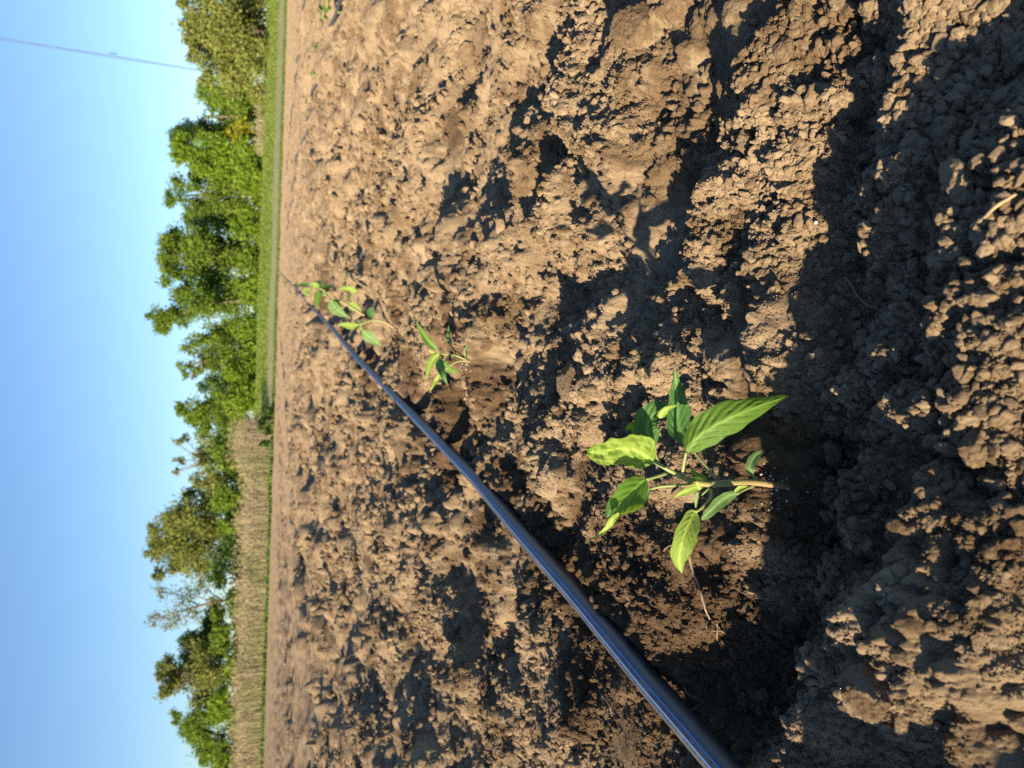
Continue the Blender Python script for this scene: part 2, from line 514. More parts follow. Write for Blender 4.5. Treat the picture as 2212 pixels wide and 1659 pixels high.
def leaf_material(name, c1, c2, trans, tcol, rough=.52, vein=True, attr=None):
    """c1..c2 leaf green, tcol light let through"""
    k = NT(name)
    if attr:
        at = k.new('ShaderNodeAttribute', attribute_name=attr); f = at.outputs['Fac']
    else:
        tc = k.new('ShaderNodeTexCoord'); f = k.noise(70, 4, .6, tc.outputs['Object']).outputs['Fac']
    r = k.ramp(f, [(.2, c1), (.8, c2)])
    col = r.outputs['Color']
    tr = k.new('ShaderNodeBsdfTranslucent')
    tcn = k.mix(1.0, r.outputs['Color'], tcol, 'MULTIPLY')
    tcn = k.mix(.65, tcn, tcol)
    if vein:
        va = k.new('ShaderNodeAttribute', attribute_name='vein'); v = va.outputs['Fac']
        col = k.mix(k.math('MULTIPLY', v, .75), col, tuple(min(1, c * 1.75 + .045) for c in c2))
        tcn = k.mix(k.math('MULTIPLY', v, .45), tcn, tuple(c * .55 for c in tcol))
        tx = k.new('ShaderNodeTexCoord')
        b = k.new('ShaderNodeBump'); b.inputs['Strength'].default_value = .35; b.inputs['Distance'].default_value = .0006
        nb = k.noise(420, 3, .6, tx.outputs['Object']); k.ln(nb.outputs['Fac'], b.inputs['Height']); k.ln(b.outputs['Normal'], k.p.inputs['Normal'])
    k.ln(col, k.p.inputs['Base Color']); k.ln(tcn, tr.inputs['Color'])
    k.p.inputs['Roughness'].default_value = rough; k.p.inputs['Specular IOR Level'].default_value = .25
    ms = k.new('ShaderNodeMixShader'); ms.inputs[0].default_value = trans
    k.ln(k.p.outputs[0], ms.inputs[1]); k.ln(tr.outputs[0], ms.inputs[2]); k.ln(ms.outputs[0], k.out.inputs['Surface'])
    return k.m

# ------------------------------------------------------------------ the field: one sheet, finest where it is seen closest
def build_field():
    fp = F_PX * 1024 / 2212
    hi = fp * math.tan(math.atan2(H, .066) - PITCH); lo = fp * math.tan(math.atan2(H, 5.2) - PITCH)
    v = np.linspace(hi, lo, 1090)
    r = H / np.tan(np.arctan(v / fp) + PITCH)
    r = np.concatenate([np.array([.012, .03, .045, .056]), r, np.geomspace(5.35, 62, 95)])
    dense = np.radians(np.linspace(-42, 42, 800))
    rest = np.radians(np.linspace(42, 318, 64)[1:-1])
    th = np.concatenate([dense, rest])
    nr, nt = len(r), len(th)
    dr = np.gradient(r)
    dth = np.gradient(np.concatenate([th, [th[0] + 2 * math.pi]]))[:-1]
    R, T = np.meshgrid(r, th, indexing='ij')
    X = (R * np.sin(T)).astype(np.float32).ravel(); Y = (R * np.cos(T)).astype(np.float32).ravel()
    spr = np.repeat(dr, nt); spt = (R * dth[None, :]).ravel()
    sp = np.maximum(np.maximum(spr * .3, spt), spacing(X, Y)).astype(np.float32)
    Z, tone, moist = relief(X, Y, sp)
    rr = R.ravel()
    Z = np.where(rr > 55, Z - .25, Z)
    co = np.stack([X, Y, Z], 1)
    i = np.arange(nr - 1)[:, None] * nt; j = np.arange(nt)[None, :]; j2 = (j + 1) % nt
    F = np.stack([i + j, i + nt + j, i + nt + j2, i + j2], 2).reshape(-1, 4)
    me = mesh_np('field', co, F)
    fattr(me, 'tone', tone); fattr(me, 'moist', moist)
    o = link('field_soil', me, MAT_FIELD)
    tag(o, 'ploughed tan soil of the field, crumbly and cracked', None, None, 'structure')
    return o
build_field()

# ------------------------------------------------------------------ clods
def clod_mesh(seed, sub):
    bm = bmesh.new()
    bmesh.ops.create_icosphere(bm, subdivisions=sub, radius=1)
    rnd = random.Random(seed)
    off = Vector((rnd.uniform(-50, 50), rnd.uniform(-50, 50), rnd.uniform(-50, 50)))
    planes = [(Vector((rnd.gauss(0, 1), rnd.gauss(0, 1), rnd.gauss(0, 1))).normalized(), rnd.uniform(.48, .82)) for _ in range(10)]
    sx, sy, sz = rnd.uniform(.85, 1.2), rnd.uniform(.7, 1.0), rnd.uniform(.55, .85)
    for v in bm.verts:
        p = v.co.copy()
        p *= 1 + .22 * noise.noise(p * 1.1 + off) + .13 * noise.noise(p * 2.6 + off)
        for n, d in planes:
            e = p.dot(n) - d
            if e > 0: p -= n * e * .97
        q = p.normalized()
        p += q * (.085 * noise.noise(p * 4.3 + off) + .07 * noise.noise(p * 8.5 + off) + .055 * noise.noise(p * 17 + off) + (.03 * noise.noise(p * 36 + off) if sub > 4 else 0))
        v.co = Vector((p.x * sx, p.y * sy, p.z * sz))
    me = bpy.data.meshes.new('clod')
    bm.to_mesh(me); bm.free()
    me.polygons.foreach_set('use_smooth', [True] * len(me.polygons))
    me.materials.append(MAT_CLOD)
    return me
CLOD_BIG = [clod_mesh(100 + i, 5) for i in range(6)]
CLOD_MID = [clod_mesh(200 + i, 3) for i in range(10)]

def put_clod(px, py, rad, mesh, label, group=None, moist=0.0, sink=.35, rz=None, flat=1.0):
    x, y, z, mo = ground_hit(px, py)
    o = bpy.data.objects.new('soil_clod', mesh)
    COL.objects.link(o)
    o.location = (x, y, z + rad * .62 * flat * (1 - 1.6 * sink))
    o.scale = (rad, rad, rad * flat)
    o.rotation_euler = (random.uniform(-.35, .35), random.uniform(-.35, .35), random.uniform(0, 6.28) if rz is None else rz)
    o['moist'] = float(max(moist, mo * .8))
    tag(o, label, 'soil clod', group)
    return o

NAMED = [
    (1388, 62, 105, 0, 'broad smooth reddish-brown clod at the right of the field, largest in the mid ground', .50, .9),
    (1392, 320, 36, 1, 'lone pale clod lit by the sun inside a dark hollow right of the seedling', 0, .9),
    (1625, 312, 58, 2, 'round brown clod on the ridge between two dark shadow bands', .35, .9),
    (1848, 436, 62, 3, 'half-moon shaped pale clod standing out of the foreground shade', .05, .8),
    (2090, 395, 105, 4, 'large smooth dark grey clod in the shaded near corner', .0, .9),
    (1893, 1500, 100, 5, 'big rounded clod half in shade, left foreground beside the hose', .05, .95),
    (2116, 955, 80, 0, 'knobbly sunlit clod close to the camera', .0, .9),
    (2130, 1052, 76, 1, 'long narrow sunlit clod lying nearest to the camera', .0, .7),
    (1773, 48, 60, 2, 'flat pale stone-like clod in the shade at the right edge', .0, .6),
    (1806, 985, 62, 3, 'round dark clod just in front of the seedling stem', .45, .95),
    (1240, 822, 62, 4, 'moist brown clod between the front seedling and the second one', .60, .9),
    (1772, 590, 36, 5, 'small pale pebble-like clod on the edge of the seedling trough', .0, .9),
    (1755, 770, 32, 1, 'smooth pale pebble-like clod beside the big leaf tip', .0, .9),
    (1690, 120, 60, 0, 'long tan clod lying aslant at the far right of the trough', .0, .7),
    (2150, 60, 62, 2, 'pale lumpy clod at the near right corner', .0, .9),
    (1710, 920, 34, 3, 'pale angular clod half buried in wet soil beside the stem', .0, .8),
    (1020, 110, 60, 5, 'brown clod rising from the dark hollow near the second hose', .5, .8),
    (1278, 795, 36, 2, 'cream coloured clod touching the moist brown clod', .0, .8),
    (1960, 1560, 62, 4, 'tan broken clod at the left edge close to the camera', .0, .9),
    (1590, 1410, 40, 1, 'orange-tan clod catching sun in the dark soil left of the seedling', .1, .8),
]
named_objs = []
for px, py, rad, mi, lab, mo, fl in NAMED:
    named_objs.append(put_clod(px, py, rad * .52 * -H / ray(px, py).z, CLOD_BIG[mi], lab, None, mo, .30, None, fl))

rc = random.Random(5)
def scatter_clods():
    n = 0
    while n < 250:
        px = rc.uniform(1010, 2260); py = rc.uniform(-20, 1680)
        if rc.random() > (.25 + .75 * (px - 1010) / 1200): continue
        size_px = min(46 if px > 1650 else 34, (15 if px > 1650 else 9) * (1 - rc.random()) ** -.5)
        d = ray(px, py)
        t = -H / d.z
        rad = size_px * .5 * t
        x, y = d.x * t, d.y * t
        dd = min(math.hypot(x - HX[i], y - HY[i]) for i in range(0, len(HX)))
        if dd < rad + HOSE_R * 1.6: continue
        if math.hypot(px - 1690, py - 1050) < 60: continue
        near = px > 1650; right = py < 620; left = py > 1200
        lab = ('loose soil clod in the ' + ('foreground' if near else 'mid field') +
               (' right of' if right else ' left of' if left else ' around') + ' the front seedling')
        put_clod(px, py, rad, CLOD_MID[n % 10], lab, lab.replace('loose soil clod', 'loose clods'), .45 * (rc.random() < .2), .18 if px > 1650 else .3, None, rc.uniform(.8, 1.15))
        n += 1
scatter_clods()

# ------------------------------------------------------------------ crumbs: loose grains too many to count
def build_crumbs():
    col = bpy.data.collections.new('clod_kinds')
    seen = set()
    for o in named_objs:
        pass
    kinds = [o for o in COL.objects if o.name.startswith('soil_clod') and o.data in CLOD_MID]
    for o in kinds:
        if o.data.name not in seen:
            seen.add(o.data.name); col.objects.link(o)
        if len(seen) == 8: break
    n = 470000
    px = RNG.uniform(612, 2640, n); py = RNG.uniform(-120, 1780, n)
    cp, sp_ = math.cos(PITCH), math.sin(PITCH)
    u = 829.5 - py; v = px - 1106.0
    D = np.outer(np.full(n, F_PX), np.array(Fv)) + np.outer(v, np.array(EV)) + np.outer(u, np.array(EU))
    ok = D[:, 2] < -12
    px = px[ok]; D = D[ok]; n = len(px)
    t = -H / D[:, 2]
    x = D[:, 0] * t; y = D[:, 1] * t
    dist = np.hypot(x, y)
    a, l = row_coords(x, y)
    clump = perlin(x / .05, y / .05, 61) * .6 + perlin(x / .21, y / .21, 62) * .6
    clump = np.where(dist > 1.2, perlin(x / .35, y / .35, 63) - .05, clump) - .9 * np.clip((.6 - np.abs(a + 2.3)) * 4, 0, 1) * (dist > 1)
    clump = clump * 1.5 - np.where(dist < 1.5, .5 * perlin(x / .085 + 3, y / .085, 29), 0)
    ok = clump > RNG.uniform(-.62, .55, n)
    px = px[ok]; x = x[ok]; y = y[ok]; t = t[ok]; dist = dist[ok]; n = len(x)
    coarse = 1 + .75 * perlin(x / .11 + 7, y / .11, 65)
    size_px = np.minimum(24, 2.0 * (1 - RNG.random(n)) ** -.60 * np.clip(coarse, .6, 1.8) * np.where(dist > 1.6, 1.3, 1.0)) * np.clip(.92 + (px - 1550) / 800, .92, 1.7)
    rad = np.clip(size_px * .5 * t * np.clip(1.25 - dist * .06, .6, 1), .0006, .022).astype(np.float32)
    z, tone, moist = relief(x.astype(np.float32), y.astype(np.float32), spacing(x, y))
    a, l = row_coords(x, y)
    ok = np.ones(n, bool)
    dmin = np.full(n, 9, np.float32)
    for i in range(len(HX)):
        dmin = np.minimum(dmin, np.hypot(x - HX[i], y - HY[i]))
    ok &= dmin > HOSE_R * 1.25 + rad
    x, y, z, rad, moist = x[ok], y[ok], z[ok], rad[ok], moist[ok]
    n = len(x)
    me = bpy.data.meshes.new('soil_crumbs')
    me.vertices.add(n)
    me.vertices.foreach_set('co', np.stack([x, y, z + rad * np.where(np.hypot(x, y) < .32, .48, .30)], 1).astype(np.float32).ravel())
    fattr(me, 'csize', rad)
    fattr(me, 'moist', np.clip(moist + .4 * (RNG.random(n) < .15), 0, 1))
    at = me.attributes.new('crot', 'FLOAT_VECTOR', 'POINT')
    at.data.foreach_set('vector', RNG.uniform(-.6, 6.28, (n, 3)).astype(np.float32).ravel())
    ai = me.attributes.new('cidx', 'INT', 'POINT')
    ai.data.foreach_set('value', RNG.integers(0, 8, n).astype(np.int32))
    o = link('soil_crumbs', me)
    tag(o, 'fine loose crumbs of soil strewn over the field', 'soil', None, 'stuff')
    ng = bpy.data.node_groups.new('crumb_scatter', 'GeometryNodeTree')
    ng.interface.new_socket('Geometry', in_out='INPUT', socket_type='NodeSocketGeometry')
    ng.interface.new_socket('Geometry', in_out='OUTPUT', socket_type='NodeSocketGeometry')
    N = ng.nodes; L = ng.links
    gi = N.new('NodeGroupInput'); go = N.new('NodeGroupOutput')
    ci = N.new('GeometryNodeCollectionInfo'); ci.inputs['Collection'].default_value = col
    ci.inputs['Separate Children'].default_value = True; ci.inputs['Reset Children'].default_value = True
    ip = N.new('GeometryNodeInstanceOnPoints'); ip.inputs['Pick Instance'].default_value = True
    def named(nm, ty):
        q = N.new('GeometryNodeInputNamedAttribute'); q.data_type = ty; q.inputs['Name'].default_value = nm
        return q.outputs['Attribute']
    sm = N.new('GeometryNodeSetMaterial'); sm.inputs['Material'].default_value = MAT_CRUMB
    L.new(gi.outputs[0], ip.inputs['Points']); L.new(ci.outputs[0], ip.inputs['Instance'])
    L.new(named('cidx', 'INT'), ip.inputs['Instance Index'])
    e2r = N.new('FunctionNodeEulerToRotation'); L.new(named('crot', 'FLOAT_VECTOR'), e2r.inputs[0]); L.new(e2r.outputs[0], ip.inputs['Rotation'])
    L.new(named('csize', 'FLOAT'), ip.inputs['Scale'])
    L.new(ip.outputs[0], sm.inputs['Geometry'])
    L.new(sm.outputs[0], go.inputs[0])
    md = o.modifiers.new('scatter', 'NODES'); md.node_group = ng
build_crumbs()

# ------------------------------------------------------------------ hoses
def hose_material():
    k = NT('black_hose')
    tc = k.new('ShaderNodeTexCoord')
    n = k.noise(45, 6, .75, tc.outputs['Object']); n2 = k.noise(700, 3, .7, tc.outputs['Object'])
    geo = k.new('ShaderNodeNewGeometry')
    sep = k.new('ShaderNodeSeparateXYZ'); k.ln(geo.outputs['Normal'], sep.inputs[0])
    upn = k.math('MULTIPLY', k.math('ADD', sep.outputs['Z'], .25), .8, True)
    dust = k.math('MULTIPLY', k.math('MULTIPLY', k.math('SUBTRACT', k.math('ADD', k.math('MULTIPLY', n.outputs['Fac'], .7), k.math('MULTIPLY', n2.outputs['Fac'], .5)), .50, True), 2.2, True), upn, True)
    col = k.mix(dust, (.032, .039, .049), (.26, .20, .14))
    k.ln(col, k.p.inputs['Base Color'])
    k.ln(k.math('ADD', k.math('MULTIPLY', dust, .40), .43), k.p.inputs['Roughness'])
    k.p.inputs['Specular IOR Level'].default_value = .75
    return k.m
MAT_HOSE = hose_material()
MAT_STRIPE = plain('blue_stripe', (.15, .28, .58), .5, .4, .12, 120)

def hose(xyz, rad, label, stripes=True, group=None):
    n = max(80, len(xyz) * 5)
    P = spline(xyz, n)
    base = P[0].copy()
    P = [p - base for p in P]
    root = empty('drip_hose', base)
    tag(root, label, 'hose', group)
    V, Q = tube(P, [rad] * n, 20)
    link('pipe', mesh_from('pipe', V, Q), MAT_HOSE, root)
    if stripes:
        for w0, w1 in ((math.radians(55), math.radians(62)), (math.radians(79), math.radians(87))):
            V = []; Q = []
            for i, p in enumerate(P):
                t = (P[min(i + 1, n - 1)] - P[max(i - 1, 0)]).normalized()
                s = t.cross(Vector((0, 0, 1))).normalized(); u = s.cross(t)
                for j in range(4):
                    w = w0 + (w1 - w0) * j / 3
                    V.append(p + (s * math.cos(w) + u * math.sin(w)) * (rad * 1.012))
            for i in range(n - 1):
                for j in range(3):
                    a = i * 4 + j
                    Q.append((a, a + 4, a + 5, a + 1))
            link('blue_stripe', mesh_from('blue_stripe', V, Q), MAT_STRIPE, root)
    return root
hose([Vector((a, b, c)) for a, b, c in zip(HX, HY, HZ)], HOSE_R, 'black irrigation hose with blue stripes running past the front seedling')

def side_hose(places, label):
    xy = [on_ground(a, b, .01) for a, b in places]
    d = Vector((xy[0][0] - xy[1][0], xy[0][1] - xy[1][1])).normalized()
    xy = [(xy[0][0] + d.x * 1.2, xy[0][1] + d.y * 1.2)] + xy
    e = Vector((xy[-1][0] - xy[-2][0], xy[-1][1] - xy[-2][1])).normalized()
    xy += [(xy[-1][0] + e.x * q, xy[-1][1] + e.y * q) for q in (2, 5)]
    P = [Vector((x, y, relief_at(x, y, .03)[0] + .012)) for x, y in xy]
    Q = spline(P, 40)
    for p in Q: p.z = float(macro(np.array([p.x], np.float32), np.array([p.y], np.float32))[0]) + .012 + .006 * noise.noise(Vector((p.x * 1.5, p.y * 1.5, 0)))
    hose(Q, .0085, label, False)
side_hose([(726, 8), (702, 100), (682, 190), (664, 270), (646, 345), (632, 420)], 'thin black hose of the next row, partly hidden by soil, with small seedlings along it')
side_hose([(662, 15), (650, 90), (640, 160), (632, 240)], 'far black hose of the third row close to the grass')

# ------------------------------------------------------------------ seedlings
MAT_LEAF = {
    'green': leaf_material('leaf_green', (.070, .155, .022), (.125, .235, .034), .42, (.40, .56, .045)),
    'dark': leaf_material('leaf_dark', (.040, .115, .032), (.070, .17, .042), .30, (.20, .42, .06)),  # darker green; on the front plant it carries the shade of averted leaves
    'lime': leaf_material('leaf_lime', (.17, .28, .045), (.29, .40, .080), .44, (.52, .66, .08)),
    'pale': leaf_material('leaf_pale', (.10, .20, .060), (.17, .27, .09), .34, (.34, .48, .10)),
}
def stem_material():
    k = NT('stem')
    at = k.new('ShaderNodeAttribute', attribute_name='along')
    tc = k.new('ShaderNodeTexCoord'); n = k.noise(200, 4, .6, tc.outputs['Object'])
    r = k.ramp(at.outputs['Fac'], [(.0, (.16, .055, .05)), (.22, (.26, .17, .085)), (.55, (.22, .22, .08)), (1., (.17, .26, .07))])
    c = k.mix(k.math('MULTIPLY', n.outputs['Fac'], .35), r.outputs['Color'], (.36, .33, .16))
    k.ln(c, k.p.inputs['Base Color']); k.p.inputs['Roughness'].default_value = .55
    k.p.inputs['Subsurface Weight'].default_value = .12; k.p.inputs['Subsurface Radius'].default_value = (.002, .002, .0006)
    return k.m
MAT_STEM = stem_material()

def leaf_blade(mid, W, nrm, fold=0.3, twist=0.0, crinkle=0.0, shape='ovate', curl=0.0, n=34, m=17, seed=0, wavy=.10):
    """blade along mid (list of points); nrm = way the upper side faces at the base"""
    P = spline(mid, n)
    L = sum((b - a).length for a, b in zip(P[:-1], P[1:]))
    V = []; vein = []
    N0 = Vector(nrm).normalized()
    for i, p in enumerate(P):
        t = i / (n - 1)
        T = (P[min(i + 1, n - 1)] - P[max(i - 1, 0)]).normalized()
        S = N0.cross(T).normalized()
        Nn = T.cross(S)
        N0 = Nn * .85 + Vector(nrm).normalized() * .15
        if twist:
            q = Matrix.Rotation(twist * t * t, 3, T); S = q @ S; Nn = q @ Nn
        if shape == 'ovate':
            w = 3.25 * (t ** .62) * ((1 - t) ** 1.2) if 0 < t < 1 else 0
        elif shape == 'tail':
            q = t / .66
            w = max(3.25 * (q ** .62) * ((1 - q) ** 1.1) if 0 < q < 1 else 0, .34 * (1 - t) ** .7 if t > .4 else 0)
        else:
            w = 2.2 * (t ** .55) * ((1 - t) ** .60) if 0 < t < 1 else 0
        w = max(w, .012) * W * .5
        for j in range(m):
            s = -1 + 2 * j / (m - 1)
            a = abs(s)
            # veins: midrib and side veins that sweep to the tip
            ph = (t - .30 * a - .02) * 8.2
            dv = abs(ph - round(ph))
            side = max(0, 1 - dv / .085) * (1 - a ** 3) * min(1, a * 6) * (1 if .05 < t < .93 else 0)
            rib = max(0, 1 - a * w / (.0007 + .0009 * (1 - t)))
            vn = max(side * .7, rib)
            quilt = math.cos(2 * math.pi * ph) * min(1, a * 3) * (1 - a * a)
            zz = a * w * math.sin(fold) - .06 * w * quilt - .05 * w * vn
            zz += wavy * W * (a ** 2) * math.sin(t * 9 + s * 2.5 + seed * 1.7) * (1 - t * .4)
            zz += curl * w * a * a
            zz += .012 * W * noise.noise(Vector((t * 14, s * 7, seed * 5.1)))
            if crinkle:
                zz += crinkle * W * noise.noise(Vector((t * 9, s * 4, seed * 3.3))) + crinkle * .5 * W * noise.noise(Vector((t * 19, s * 9, seed * 7.3)))
            edge = 1 + .05 * math.sin(t * 26 + seed) * (a > .95) + .05 * math.sin(t * 11 + seed * 2 + s)
            V.append(p + S * (s * w * math.cos(fold) * edge) + Nn * zz)
            vein.append(vn)
    F = []
    for i in range(n - 1):
        for j in range(m - 1):
            a = i * m + j
            F.append((a, a + 1, a + m + 1, a + m))
    me = mesh_np('leaf', np.array([tuple(v) for v in V]), np.array(F))
    fattr(me, 'vein', vein)
    return me

def stem_mesh(pts, r0, r1, a0=0.0, a1=1.0, n=16, sides=9):
    P = spline(pts, n)
    R = [r0 + (r1 - r0) * i / (n - 1) for i in range(n)]
    V, Q = tube(P, R, sides)
    me = mesh_from('stem', V, Q)
    al = [a0 + (a1 - a0) * (i // sides) / (n - 1) for i in range(n * sides)] + [a0, a1]
    fattr(me, 'along', al[:len(me.vertices)])
    return me

def upright(right, up, toward):
    """direction given as right / up / towards the viewer"""
    return Vector((right, -toward, up))

def build_seedling(org, scale, base_crop, label, stems, leaves, y_extra=0.0, group=None, zbase=None):
    """org = (x0, y0) of the crop in photograph pixels, scale = crop magnification; coordinates below are crop pixels"""
    def pix(c): return ((org[0] + c[0] / scale) / 1.80832, (org[1] + c[1] / scale) / 1.80832)
    bpx = pix(base_crop)
    x, y, z, _ = ground_hit(*bpx)
    Y0 = y
    base = Vector((x, y, z))
    root = empty('pepper_seedling', base)
    tag(root, label, 'seedling', group)
    def p3(c):
        q = pix(c)
        return at_y(q[0], q[1], Y0 + (c[2] if len(c) > 2 else 0)) - base
    unit = Y0 / F_PX / 1.80832 / scale * 1.03         # metres per crop pixel at the plant
    for s in stems:
        pts = [p3(c) for c in s['pts']]
        if s.get('root'): pts = [pts[0] + Vector((0, 0, -.012))] + pts
        o = link('stem', stem_mesh(pts, s['r'][0] * unit, s['r'][1] * unit, *s.get('a', (0, 1))), MAT_STEM, root)
    for i, l in enumerate(leaves):
        me = leaf_blade([p3(c) for c in l['mid']], l['w'] * unit, l['n'], l.get('fold', .25), l.get('twist', 0), l.get('crinkle', 0),
                        l.get('shape', 'ovate'), l.get('curl', 0), seed=i + 1, wavy=l.get('wavy', .05), n=l.get('res', 54 if scale < 2 else 30), m=(31 if scale < 2 else 15) if l.get('res', 54) > 20 else 9)
        o = link('leaf', me, MAT_LEAF[l['c']], root)
        if 'label' in l: o['label'] = l['label']
        if 'pet' in l:
            pts = [p3(c) for c in l['pet']]
            link('petiole', stem_mesh(pts, l.get('pr', (13, 9))[0] * unit, l.get('pr', (13, 9))[1] * unit, .6, 1.0, 10, 7), MAT_STEM, o)
    return root

U = upright
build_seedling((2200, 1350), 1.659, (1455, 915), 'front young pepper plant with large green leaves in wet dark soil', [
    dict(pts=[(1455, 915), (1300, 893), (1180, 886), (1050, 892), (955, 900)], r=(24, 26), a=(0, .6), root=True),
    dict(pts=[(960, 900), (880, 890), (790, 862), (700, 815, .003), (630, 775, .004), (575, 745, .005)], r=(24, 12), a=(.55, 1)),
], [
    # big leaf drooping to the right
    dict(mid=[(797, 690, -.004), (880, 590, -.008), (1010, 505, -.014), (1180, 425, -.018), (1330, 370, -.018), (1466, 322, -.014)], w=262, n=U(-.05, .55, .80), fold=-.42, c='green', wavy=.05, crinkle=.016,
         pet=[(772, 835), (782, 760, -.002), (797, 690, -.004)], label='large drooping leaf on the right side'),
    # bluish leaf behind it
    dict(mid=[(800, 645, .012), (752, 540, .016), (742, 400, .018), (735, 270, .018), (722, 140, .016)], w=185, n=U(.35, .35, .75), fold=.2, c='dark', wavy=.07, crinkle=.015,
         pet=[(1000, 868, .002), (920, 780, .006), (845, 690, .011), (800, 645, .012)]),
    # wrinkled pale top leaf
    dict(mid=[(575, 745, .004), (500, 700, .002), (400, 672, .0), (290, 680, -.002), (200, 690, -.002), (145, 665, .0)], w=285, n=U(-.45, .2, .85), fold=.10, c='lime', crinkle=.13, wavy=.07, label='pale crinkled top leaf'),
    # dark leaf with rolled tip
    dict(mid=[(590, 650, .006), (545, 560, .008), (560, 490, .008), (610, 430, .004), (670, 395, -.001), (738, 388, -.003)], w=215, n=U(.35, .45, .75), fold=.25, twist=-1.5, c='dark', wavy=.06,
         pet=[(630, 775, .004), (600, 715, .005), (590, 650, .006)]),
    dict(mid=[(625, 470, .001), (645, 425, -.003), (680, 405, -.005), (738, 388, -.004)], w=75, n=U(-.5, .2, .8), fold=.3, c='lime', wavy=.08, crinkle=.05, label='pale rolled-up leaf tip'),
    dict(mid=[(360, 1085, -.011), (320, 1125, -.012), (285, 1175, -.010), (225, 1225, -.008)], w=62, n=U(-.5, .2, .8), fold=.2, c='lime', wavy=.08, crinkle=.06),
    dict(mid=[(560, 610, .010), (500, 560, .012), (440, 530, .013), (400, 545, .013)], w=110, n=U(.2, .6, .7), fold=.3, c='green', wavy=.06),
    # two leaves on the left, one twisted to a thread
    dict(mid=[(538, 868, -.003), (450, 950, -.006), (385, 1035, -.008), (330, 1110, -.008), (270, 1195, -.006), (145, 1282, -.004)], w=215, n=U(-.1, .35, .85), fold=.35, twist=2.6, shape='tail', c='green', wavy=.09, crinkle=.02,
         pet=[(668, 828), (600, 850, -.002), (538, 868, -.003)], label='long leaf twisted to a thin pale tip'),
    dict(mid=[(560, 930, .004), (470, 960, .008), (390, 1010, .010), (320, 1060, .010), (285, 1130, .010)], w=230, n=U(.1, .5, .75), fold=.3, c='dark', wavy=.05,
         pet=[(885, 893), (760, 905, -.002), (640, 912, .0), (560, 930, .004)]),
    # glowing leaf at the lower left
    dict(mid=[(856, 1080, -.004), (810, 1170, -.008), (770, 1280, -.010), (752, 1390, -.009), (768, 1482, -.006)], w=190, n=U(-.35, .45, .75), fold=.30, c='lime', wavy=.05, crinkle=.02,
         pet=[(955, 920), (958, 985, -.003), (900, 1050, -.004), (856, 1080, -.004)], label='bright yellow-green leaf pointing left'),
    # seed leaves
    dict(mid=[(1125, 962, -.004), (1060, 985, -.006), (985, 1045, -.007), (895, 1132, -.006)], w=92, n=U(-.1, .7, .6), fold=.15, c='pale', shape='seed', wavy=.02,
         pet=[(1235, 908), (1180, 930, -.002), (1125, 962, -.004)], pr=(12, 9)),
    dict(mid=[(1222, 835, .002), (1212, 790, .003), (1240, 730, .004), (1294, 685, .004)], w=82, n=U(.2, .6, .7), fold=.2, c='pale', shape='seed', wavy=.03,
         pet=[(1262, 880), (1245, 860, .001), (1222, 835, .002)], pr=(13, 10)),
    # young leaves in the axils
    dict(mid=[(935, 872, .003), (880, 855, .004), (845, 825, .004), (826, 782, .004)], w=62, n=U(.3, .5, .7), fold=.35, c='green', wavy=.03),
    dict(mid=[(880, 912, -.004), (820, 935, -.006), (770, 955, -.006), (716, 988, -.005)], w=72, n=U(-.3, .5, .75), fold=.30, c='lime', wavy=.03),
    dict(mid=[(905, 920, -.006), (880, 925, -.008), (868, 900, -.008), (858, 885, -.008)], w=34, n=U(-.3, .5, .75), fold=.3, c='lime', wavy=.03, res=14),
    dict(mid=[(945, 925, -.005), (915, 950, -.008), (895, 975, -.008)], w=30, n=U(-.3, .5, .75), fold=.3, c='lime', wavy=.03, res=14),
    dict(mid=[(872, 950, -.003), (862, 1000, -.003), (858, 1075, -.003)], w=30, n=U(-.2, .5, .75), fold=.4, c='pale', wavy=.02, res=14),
    dict(mid=[(1200, 900, .002), (1150, 915, .004), (1108, 950, .005)], w=40, n=U(-.2, .5, .75), fold=.3, c='lime', shape='seed', res=14),
])
